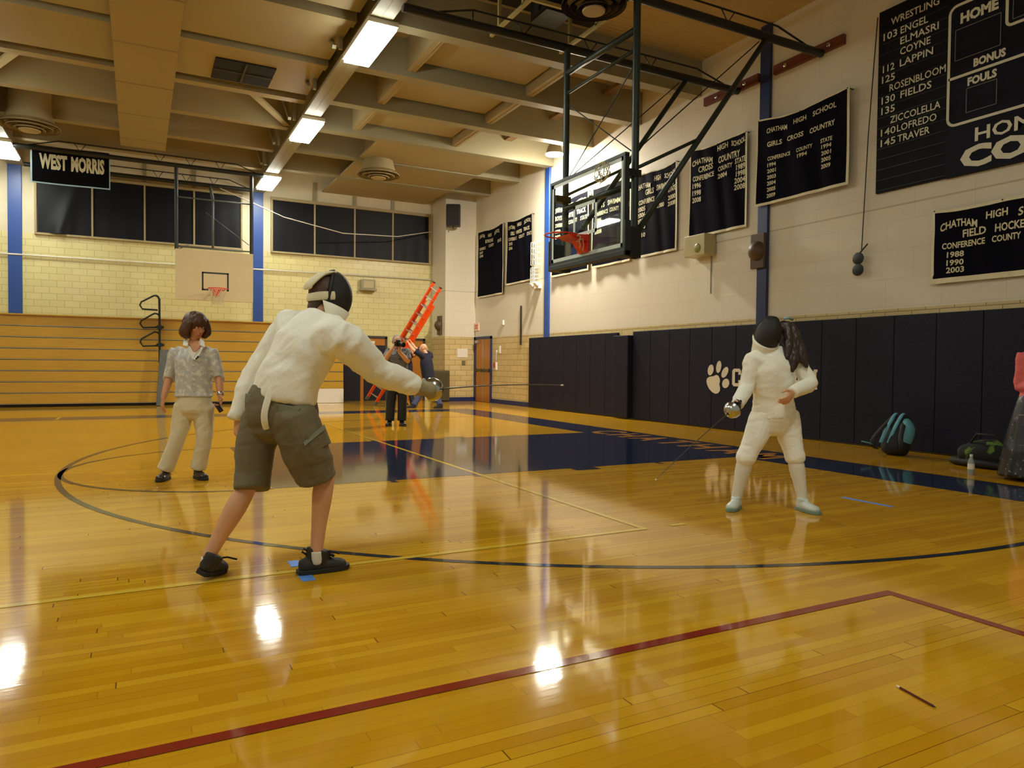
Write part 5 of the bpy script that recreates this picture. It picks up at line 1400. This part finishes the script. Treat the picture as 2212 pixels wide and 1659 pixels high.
g = MB(); g.loft([L3(elR, wrR, .97), wrR, L3(wrR, gd2, .4)], [0.036, 0.034, 0.036])
hand(g, wrR, gd2-wrR, (0.8, 0.3, 0.3), 1, 1.3, 1.08, tcurl=0.8)
solid(g, 'glove', mat('dark_glove', (40, 40, 34), 0.6), f2, 0.006, 2)
weapon('epee', 'epee pointed low at the floor by the fencer all in white', J(1576, 891, 5.48), J(1416, 1037, 5.02), 0.068, (0.3, 0, 0.5), BLADE, STEEL)

# ------------------------------------------------------------------ woman in grey cardigan
dw = 7.05
pel = J(419, 885, dw); waist = J(419, 845, dw); chest = J(419, 778, dw); nb = J(419, 746, dw+.01)
shR = J(378, 760, dw); shL = J(459, 760, dw+.02); S1 = (shR-shL).normalized()
elR = J(366, 815, dw+.02); wrR = J(353, 860, dw-.08); elL = J(473, 815, dw+.03); wrL = J(476, 855, dw-.06)
hpR = J(398, 890, dw); knR = J(382, 950, dw-.03); anR = J(357, 1018, dw-.02)
hpL = J(440, 890, dw+.02); knL = J(441, 948, dw+.02); anL = J(428, 1015, dw+.06)
HW = J(423, 706, dw-.02); FW = Vector((0.42, -0.88, -0.20)).normalized(); UW = Vector((0, -0.1, 1))
b = MB()
b.loft([pel, waist, L3(waist, chest, .5), chest, L3(chest, nb, .6)], [(0.165,0.115),(0.14,0.105),(0.15,0.11),(0.16,0.11),(0.10,0.075)], side=S1)
b.loft([L3(chest, nb, .5), nb, HW-Vector((0,0,0.07))], [0.065, 0.052, 0.05])
hw = head(b, HW, FW, UW, 0.98)
b.loft([L3(shR, chest, .3), shR, L3(shR, elR, .5), elR, L3(elR, wrR, .5), wrR], [0.05, 0.05, 0.044, 0.040, 0.036, 0.026])
b.loft([L3(shL, chest, .3), shL, L3(shL, elL, .5), elL, L3(elL, wrL, .5), wrL], [0.05, 0.05, 0.044, 0.040, 0.036, 0.026])
for hp, kn, an in ((hpR, knR, anR), (hpL, knL, anL)):
    b.loft([hp+Vector((0,0,.06)), L3(hp, kn, .45), kn, L3(kn, an, .3), an], [0.09, 0.078, 0.056, 0.05, 0.034])
hand(b, wrR, J(349, 884, dw-.09)-wrR, (0.9, 0.2, 0.1), -1, 0.45, 0.95)
hand(b, wrL, J(475, 880, dw-.09)-wrL, (-0.8, -0.35, 0.1), -1, 0.9, 0.95, tcurl=0.6)
wo = solid(b, 'person', SKIN3, None, 0.0065, 4)
tag(wo, 'woman with brown bob, grey patterned cardigan and cream trousers standing before the bleachers', 'person')
face_parts(wo, hw, (70, 46, 32), (176, 84, 76), 0.98)
g = MB(); C_, F_, U_, S_ = hw
g.ball(C_-F_*0.018+U_*0.050, (0.108, 0.110, 0.098), (S_, F_, U_), 20, 14)
g.loft([C_-F_*0.045+U_*0.05, C_-F_*0.055-U_*0.05, C_-F_*0.045-U_*0.095], [(0.108,0.07),(0.115,0.07),(0.085,0.05)], side=S_)
for sg in (-1, 1):
    g.loft([C_+S_*0.072*sg+U_*0.075+F_*0.02, C_+S_*0.106*sg+U_*0.0+F_*0.004, C_+S_*0.112*sg-U_*0.060-F_*0.005, C_+S_*0.088*sg-U_*0.100], [(0.03,0.055),(0.033,0.056),(0.040,0.055),(0.022,0.03)], side=S_)
g.loft([C_+F_*0.055+U_*0.115+S_*0.03, C_+F_*0.092+U_*0.072+S_*0.0, C_+F_*0.098+U_*0.048-S_*0.032], [(0.04,0.03),(0.05,0.022),(0.024,0.012)], side=S_)
g.loft([C_+F_*0.055+U_*0.115-S_*0.01, C_+F_*0.090+U_*0.070+S_*0.04, C_+F_*0.080+U_*0.040+S_*0.062], [(0.04,0.03),(0.03,0.02),(0.016,0.012)], side=S_)
solid(g, 'hair', mat('auburn_brown_hair', (80, 50, 30), 0.5, var=0.4, scale=26, stretch=(1, 1, 0.4)), wo, 0.007, 2, [(0.008, 34, (1, 1, 0.35)), (0.004, 80, (1, 1, 0.4))])
CARD = blotch_material('grey_floral_knit', (186, 186, 182), (222, 220, 204), 24.0, 0.50, 0.64)
g = MB()
g.loft([J(419, 856, dw), waist, L3(waist, chest, .5), chest, L3(chest, nb, .35), L3(chest, nb, .72)], [(0.182,0.135),(0.170,0.130),(0.172,0.135),(0.178,0.135),(0.155,0.115),(0.11,0.085)], side=S1, seg=22, c0=0.1, c1=0.1)
for sh, el, wr in ((shR, elR, wrR), (shL, elL, wrL)):
    g.loft([L3(sh, chest, .4), sh+Vector((0,0,-.005)), L3(sh, el, .5), el, L3(el, wr, .12)], [0.07, 0.060, 0.055, 0.053, 0.053], c1=0.1)
cg = solid(g, 'cardigan', CARD, wo, 0.008, 4, [(0.006, 12, (UPV*0.9+RGT*0.4).normalized()), (0.003, 26, UPV.copy())])
# white shirt: collar and open front
WSH = mat('shirt_white', (232, 230, 222), 0.8, var=0.03)
def card(q, th, name, m, parent, dd):
    c = [J(x, y, z_) for x, y, z_ in q]; k = len(c); g = MB()
    g.add(c+[p+FWD*th for p in c], [tuple(range(k)), tuple(range(k, 2*k))[::-1]]+[(i, (i+1) % k, k+(i+1) % k, k+i) for i in range(k)])
    return g.build(name, m, parent, bevel=0.002)
sf = dw-0.128
card([(405,736,sf+.06),(433,736,sf+.06),(430,752,sf+.0),(420,762,sf-.012)], 0.05, 'neckline', SKIN3, wo, 0)
shirt = card([(399,742,sf+.055),(410,748,sf+.02),(417,760,sf-.005),(424,760,sf-.005),(436,742,sf+.055),(438,752,sf+.02),(425,778,sf-.015),(416,776,sf-.015)], 0.012, 'shirt_front', WSH, wo, 0)
card([(396,735,sf+.07),(404,731,sf+.075),(406,741,sf+.03),(405,748,sf+.01),(395,746,sf+.03)], 0.014, 'collar', WSH, shirt, 0)
card([(432,731,sf+.075),(440,737,sf+.07),(442,749,sf+.03),(434,746,sf+.01),(428,747,sf+.02)], 0.014, 'collar', WSH, shirt, 0)
MB().bar(J(423, 776, sf-.03), J(427, 772, sf-.03), 0.012, 0.012).tube([J(427, 773, sf-.035), J(428, 769, sf-.035)], 0.008, 8).build('clip_microphone', BLKLEA, wo)
pk = MB()
for k in range(6): pk.ball(J(418.5, 790+k*11, dw-.142+0.002*k), 0.007, None, 8, 6)
pk.build('cardigan_buttons', mat('button_pale', (206, 200, 176), 0.4), cg, smooth=True)
CREAMT = mat('cream_twill', (216, 206, 172), 0.85, var=0.06, scale=8, bump=0.08, bscale=60)
g = MB()
g.loft([J(419, 850, dw), pel, J(419, 896, dw)], [(0.155,0.12),(0.172,0.125),(0.12,0.09)], side=S1, seg=20)
for hp, kn, an, e in ((hpR, knR, anR, 1), (hpL, knL, anL, 0)):
    g.loft([hp+Vector((0,0,.05)), L3(hp, kn, .45), kn, L3(kn, an, .5), an+Vector((0,0,0.02))], [(0.098,0.105),(0.086,0.092),(0.072,0.077),(0.070,0.074),(0.075,0.078)], side=S1, seg=16, c1=0.06)
solid(g, 'trousers', CREAMT, wo, 0.008, 3, [(0.007, 13, (UPV*0.85-RGT*0.5).normalized()), (0.003, 28, (UPV-RGT*0.6).normalized())])
DSH = mat('dark_brown_leather', (52, 42, 40), 0.3, var=0.15)
shoe('loafer', wo, (anR.x+0.03, anR.y+0.06, 0), (anR.x-0.07, anR.y-0.17, 0), DSH, RUBBER, 0.046, 0.06)
shoe('loafer', wo, (anL.x-0.02, anL.y+0.06, 0), (anL.x+0.06, anL.y-0.17, 0), DSH, RUBBER, 0.046, 0.06)
wx = (wrL-elL).normalized()
MB().lathe(L3(elL, wrL, .90), wx, [(0.034, -0.012), (0.036, 0.0), (0.034, 0.012)], 16, cap=False).build('wristwatch', STEEL, wo, smooth=True)
ph = MB().obox(J(473, 880, dw-.12), RGT+UPV*0.6, FWD, UPV-RGT*0.6, 0.024, 0.008, 0.05).build('mobile_phone', BLKLEA, bevel=0.004)
tag(ph, 'small black phone held low in the left hand of the woman in grey', 'phone')

# ------------------------------------------------------------------ photographer
dp = 13.5
pel = J(859, 812, dp); waist = J(859, 795, dp); chest = J(859, 768, dp); nb = J(858, 752, dp)
shR = J(842, 759, dp); shL = J(877, 759, dp); S1 = (shR-shL).normalized()
elR = J(831, 778, dp-.12); wrR = J(847, 754, dp-.30); elL = J(881, 780, dp-.10); wrL = J(862, 760, dp-.30)
hpR = J(851, 815, dp); knR = J(845, 860, dp); anR = J(842, 906, dp); hpL = J(867, 815, dp); knL = J(869, 860, dp); anL = J(868, 906, dp)
HP = J(857, 738, dp-.04); FP = Vector((-0.25, -0.96, -0.02)); 
b = MB()
b.loft([pel, waist, L3(waist, chest, .5), chest, L3(chest, nb, .6)], [(0.16,0.12),(0.17,0.135),(0.175,0.135),(0.18,0.125),(0.11,0.085)], side=S1)
b.loft([L3(chest, nb, .5), nb, HP-Vector((0,0,0.06))], [0.07, 0.062, 0.06])
hp_ = head(b, HP, FP, (0, 0, 1), 1.0)
for sh, el, wr in ((shR, elR, wrR), (shL, elL, wrL)):
    b.loft([L3(sh, chest, .3), sh, L3(sh, el, .5), el, L3(el, wr, .5), wr], [0.058, 0.056, 0.052, 0.048, 0.044, 0.032])
for hp, kn, an in ((hpR, knR, anR), (hpL, knL, anL)):
    b.loft([hp, L3(hp, kn, .45), kn, an], [0.085, 0.075, 0.055, 0.036])
hand(b, wrR, J(852, 742, dp-.30)-wrR, (0.9, -0.1, 0), 1, 0.9)
hand(b, wrL, J(864, 746, dp-.38)-wrL, (-0.2, 0.2, 1), 1, 0.8)
po = solid(b, 'person', SKIN, None, 0.008, 3)
tag(po, 'grey haired man in checked shirt and black trousers raising a camera to his face', 'person')
face_parts(po, hp_, (120, 110, 100))
C_, F_, U_, S_ = hp_
g = MB(); g.ball(C_-F_*0.022+U_*0.035, (0.083, 0.095, 0.092), (S_, F_, U_), 16, 10)
for sg in (-1, 1): g.ball(C_-F_*0.01+S_*0.074*sg-U_*0.0, (0.014, 0.04, 0.04), (S_, F_, U_), 10, 8)
solid(g, 'hair', mat('grey_hair', (150, 142, 128), 0.7, var=0.3, scale=40), po, 0.010, 2, [(0.004, 50, (1, 1, 0.4))])
g = MB()
g.loft([J(859, 806, dp), waist, L3(waist, chest, .5), chest, L3(chest, nb, .5), L3(chest, nb, .9)], [(0.195,0.155),(0.195,0.16),(0.195,0.155),(0.195,0.145),(0.14,0.11),(0.08,0.075)], side=S1, seg=20, c0=0.1)
for sh, el in ((shR, elR), (shL, elL)):
    g.loft([L3(sh, chest, .4), sh, L3(sh, el, .5), L3(sh, el, .92)], [0.08, 0.080, 0.078, 0.082], c1=0.1)
solid(g, 'checked_shirt', check_material('navy_check', (26, 28, 44), (150, 148, 144), 62), po, 0.010, 3, FINE)
g = MB(); g.loft([J(859, 800, dp), pel, J(859, 824, dp)], [(0.18,0.14),(0.185,0.14),(0.15,0.11)], side=S1)
for hp, kn, an in ((hpR, knR, anR), (hpL, knL, anL)):
    g.loft([hp, L3(hp, kn, .45), kn, an-Vector((0,0,0.02))], [(0.10,0.11),(0.10,0.105),(0.088,0.09),(0.085,0.088)], side=S1, c1=0.06)
solid(g, 'trousers', mat('black_trousers', (24, 24, 24), 0.8, var=0.2), po, 0.011, 2, FINE)
shoe('shoe', po, (anR.x+0.03, anR.y+0.06, 0), (anR.x-0.10, anR.y-0.16, 0), BLKLEA, RUBBER, 0.052, 0.06, voxel=0.010)
shoe('shoe', po, (anL.x, anL.y+0.06, 0), (anL.x-0.01, anL.y-0.19, 0), BLKLEA, RUBBER, 0.052, 0.06, voxel=0.010)
cm = J(860, 743, dp-.34); ca = thing('camera', tuple(cm), 'black camera with a big lens held to the eye of the grey haired photographer', 'camera')
cf = Vector((0.35, -0.93, -0.12)).normalized(); cs = cf.cross(Vector((0,0,1))).normalized()
MB().obox(cm, cs, cf, (0,0,1), 0.068, 0.032, 0.045).obox(cm+Vector((0,0,0.055)), cs, cf, (0,0,1), 0.03, 0.028, 0.018).build('camera_body', BLKLEA, ca, bevel=0.006)
MB().lathe(cm+cf*0.03, cf, [(0.038, 0), (0.040, 0.05), (0.044, 0.055), (0.046, 0.13), (0.034, 0.13), (0.030, 0.115)], 18).build('lens', mat('lens_black', (22, 22, 24), 0.3), ca, smooth='auto')
MB().obox(cm+cs*-0.02+cf*0.034+Vector((0,0,0.03)), cs, cf, (0,0,1), 0.03, 0.004, 0.010).build('camera_badge', WHITE, ca)
MB().tube([cm+cs*0.07, nb+S1*-0.06+Vector((0,-0.12,-0.1)), chest+Vector((0,-0.19,-0.1)), nb+S1*0.06+Vector((0,-0.12,-0.1)), cm-cs*0.07], 0.008, 6).build('neck_strap', BLKLEA, ca, smooth=True)

# ------------------------------------------------------------------ two men moving the ladder
def mover(label, H, F, sh, el, wr, chest, waist, pel, legs, bald, jeans, hdir, d):
    S1 = (sh[0]-sh[1]).normalized()
    b = MB()
    nb = L3(sh[0], sh[1], .5)+Vector((0,0,0.04))
    b.loft([pel, waist, chest, L3(chest, nb, .6)], [(0.16,0.12),(0.165,0.13),(0.18,0.125),(0.11,0.09)], side=S1)
    b.loft([L3(chest, nb, .6), nb, H-Vector((0,0,0.05))], [0.07, 0.062, 0.06])
    hh_ = head(b, H, F, (0,0,1), 1.02)
    for k in (0, 1):
        b.loft([L3(sh[k], chest, .3), sh[k], L3(sh[k], el[k], .5), el[k], L3(el[k], wr[k], .5), wr[k]], [0.058, 0.056, 0.050, 0.046, 0.042, 0.032])
        hand(b, wr[k], hdir, Vector((-0.6, 0.3, 0)), 1 if k == 0 else -1, 0.9)
    for hp, kn, an in legs: b.loft([hp, L3(hp, kn, .45), kn, an], [0.085, 0.075, 0.055, 0.036])
    o = solid(b, 'person', SKIN2, None, 0.009, 3)
    tag(o, label, 'person')
    if not bald:
        g = MB(); g.ball(H-Vector(F).normalized()*0.02+Vector((0,0,0.03)), (0.088, 0.09, 0.092), None, 14, 10); solid(g, 'hair', HAIR2, o, 0.011, 2)
    else:
        face_parts(o, hh_, (150, 120, 100))
    if not bald: face_parts(o, hh_)
    g = MB()
    g.loft([L3(waist, pel, .8), waist, chest, L3(chest, nb, .5), nb], [(0.19,0.15),(0.19,0.155),(0.20,0.145),(0.145,0.115),(0.08,0.075)], side=S1, seg=18, c0=0.1, c1=0.2)
    for k in (0, 1): g.loft([L3(sh[k], chest, .4), sh[k], L3(sh[k], el[k], .5), L3(sh[k], el[k], .85)], [0.08, 0.08, 0.075, 0.078], c1=0.1)
    solid(g, 't_shirt', mat('navy_t_shirt', (28, 30, 48), 0.9, var=0.15), o, 0.011, 3, FINE)
    g = MB(); g.loft([L3(waist, pel, .5), pel], [(0.175,0.135),(0.18,0.14)], side=S1)
    for hp, kn, an in legs: g.loft([hp, L3(hp, kn, .45), kn, an-Vector((0,0,0.01))], [0.10, 0.095, 0.082, 0.078], c1=0.06)
    solid(g, 'jeans', jeans, o, 0.011, 2, FINE)
    for hp, kn, an in legs:
        fd = Vector((F[0], F[1], 0)).normalized()
        shoe('shoe', o, Vector((an.x, an.y, 0))-fd*0.07, Vector((an.x, an.y, 0))+fd*0.19, BLKLEA, RUBBER, 0.05, 0.06, voxel=0.011)
    return o
JEAN = mat('blue_denim', (54, 60, 84), 0.9, var=0.2, scale=9)
d = 19.3
mover('bald man in navy t-shirt and jeans pushing up the orange ladder', J(914, 752, d), (-0.80, 0.5, 0.12),
      (J(909, 767, d-.15), J(930, 767, d+.15)), (J(894, 757, d-.22), J(897, 752, d+.10)), (J(883, 742, d-.02), J(889, 741, d+.10)),
      J(921, 783, d), J(925, 812, d), J(927, 826, d), ((J(920, 828, d-.05), J(905, 856, d), J(893, 876, d-.25)), (J(932, 828, d+.08), J(943, 854, d), J(951, 876, d-.35))), True, JEAN, Vector((-0.4, 0.1, 0.9)), d)
d = 20.6
mover('man in dark t-shirt holding the orange ladder, mostly hidden behind the photographer', J(866, 751, d), (0.35, -0.9, 0.1),
      (J(862, 767, d), J(888, 767, d)), (J(856, 784, d-.1), J(894, 766, d-.28)), (J(862, 770, d-.25), J(884, 748, d-.30)),
      J(876, 785, d), J(878, 810, d), J(879, 824, d), ((J(873, 828, d), J(873, 853, d), J(872, 872, d)), (J(885, 828, d), J(888, 852, d), J(892, 872, d))), False, mat('dark_jeans', (34, 36, 48), 0.9, var=0.2), Vector((0.3, 0.2, 0.8)), d)

# ladder
ld = thing('extension_ladder', tuple(J(805, 876, 20.1)), 'orange extension ladder tilted up in the far corner with aluminium rungs', 'ladder')
LB = (J(795, 857, 20.35), J(813, 869, 20.0)); LT = (J(940, 613, 19.9), J(957, 626, 19.55))
wv = (LB[1]-LB[0]); lv = (LT[0]-LB[0]).normalized(); nv = wv.cross(lv).normalized()
for off, (t0, t1), w in ((0.0, (0.0, 0.86), 1.0), (0.085, (0.12, 1.0), 0.86)):
    sec = None
    for k in (0, 1):
        a = L3(LB[k], LT[k], t0)+nv*off; c = L3(LB[k], LT[k], t1)+nv*off
        if w < 1: a += wv*(0.07 if k == 0 else -0.07); c += wv*(0.07 if k == 0 else -0.07)
        MB().bar(a, c, 0.038, 0.09, up=nv).build('side_rail', ORANGE, ld, bevel=0.004)
        if w == 1:
            MB().bar(a-lv*0.09, a+lv*0.02, 0.05, 0.09, up=nv).build('rail_foot', GREY, ld)
        else: MB().bar(c, c+lv*0.03, 0.04, 0.09, up=nv).build('end_cap', BLKLEA, ld)
    n = 12
    for i in range(n):
        t = t0+(t1-t0)*(i+0.5)/n
        MB().tube([L3(LB[0], LT[0], t)+nv*off, L3(LB[1], LT[1], t)+nv*off], 0.019, 8).build('rung', ALU, ld, smooth='auto')

# ------------------------------------------------------------------ person in pink at the right edge
d = 7.5
pel = J(2243, 872, d); waist = J(2243, 842, d); chest = J(2243, 785, d); nb = J(2243, 752, d)
shR = J(2212, 768, d); shL = J(2276, 768, d); S1 = (shR-shL).normalized(); HK_ = J(2240, 715, d)
elR = J(2205, 835, d+.05); wrR = J(2238, 830, d-.16); elL = J(2284, 835, d+.05); wrL = J(2250, 828, d-.18)
b = MB()
b.loft([pel, waist, chest, L3(chest, nb, .6)], [(0.16,0.115),(0.14,0.11),(0.16,0.115),(0.10,0.08)], side=S1)
b.loft([L3(chest, nb, .6), nb, HK_-Vector((0,0,0.06))], [0.06, 0.052, 0.05])
hk_ = head(b, HK_, (-0.8, -0.55, -0.1), (0, 0, 1))
for sh, el, wr in ((shR, elR, wrR), (shL, elL, wrL)):
    b.loft([L3(sh, chest, .3), sh, L3(sh, el, .5), el, L3(el, wr, .5), wr], [0.05, 0.05, 0.044, 0.040, 0.036, 0.026])
for q in (-1, 1):
    b.loft([pel+S1*0.08*q, J(2243, 950, d)+S1*0.08*q, J(2243, 1020, d)+S1*0.08*q], [0.085, 0.055, 0.036])
hand(b, wrR, (0.9, -0.2, 0.1), (0, 1, 0), 1, 0.4); hand(b, wrL, (-0.9, -0.2, 0.1), (0, 1, 0), -1, 0.4)
pk_ = solid(b, 'person', SKIN2, None, 0.008, 3)
tag(pk_, 'person in pink long sleeved top and dark glittering skirt cut by the right edge', 'person')
face_parts(pk_, hk_)
g = MB(); C_, F_, U_, S_ = hk_
g.ball(C_-F_*0.025+U_*0.035, (0.092, 0.10, 0.10), (S_, F_, U_), 16, 12); g.loft([C_-F_*0.06, C_-F_*0.07-U_*0.16], [(0.08,0.05),(0.05,0.03)], side=S_)
solid(g, 'hair', HAIR2, pk_, 0.009, 2, [(0.005, 45, (1, 1, 0.3))])
g = MB()
g.loft([J(2243, 862, d), waist, chest, L3(chest, nb, .5), nb], [(0.185,0.14),(0.165,0.13),(0.18,0.135),(0.13,0.10),(0.07,0.07)], side=S1, seg=18, c0=0.1)
for sh, el, wr in ((shR, elR, wrR), (shL, elL, wrL)):
    g.loft([L3(sh, chest, .4), sh, L3(sh, el, .5), el, L3(el, wr, .9)], [0.07, 0.066, 0.060, 0.058, 0.046], c1=0.1)
solid(g, 'pink_top', mat('pink_cotton', (224, 108, 106), 0.85, var=0.08), pk_, 0.009, 3, WOVEN)
g = MB()
g.loft([J(2243, 855, d), pel, J(2242, 930, d), J(2240, 985, d), J(2238, 1030, d)], [(0.165,0.13),(0.20,0.16),(0.27,0.22),(0.32,0.27),(0.35,0.30)], side=S1, seg=22, c1=0.05)
solid(g, 'long_skirt', blotch_material('dark_sequin', (15, 13, 12), (150, 136, 116), 30.0, 0.62, 0.70, 0.4), pk_, 0.011, 2, [(0.020, 7, (1.5, 1.5, 0.2))])
for q in (-1, 1):
    c = J(2243, 1030, d)+S1*0.09*q
    shoe('shoe', pk_, (c.x+0.02, c.y+0.08, 0), (c.x-0.06, c.y-0.14, 0), BLKLEA, RUBBER, 0.045, 0.05, voxel=0.010)
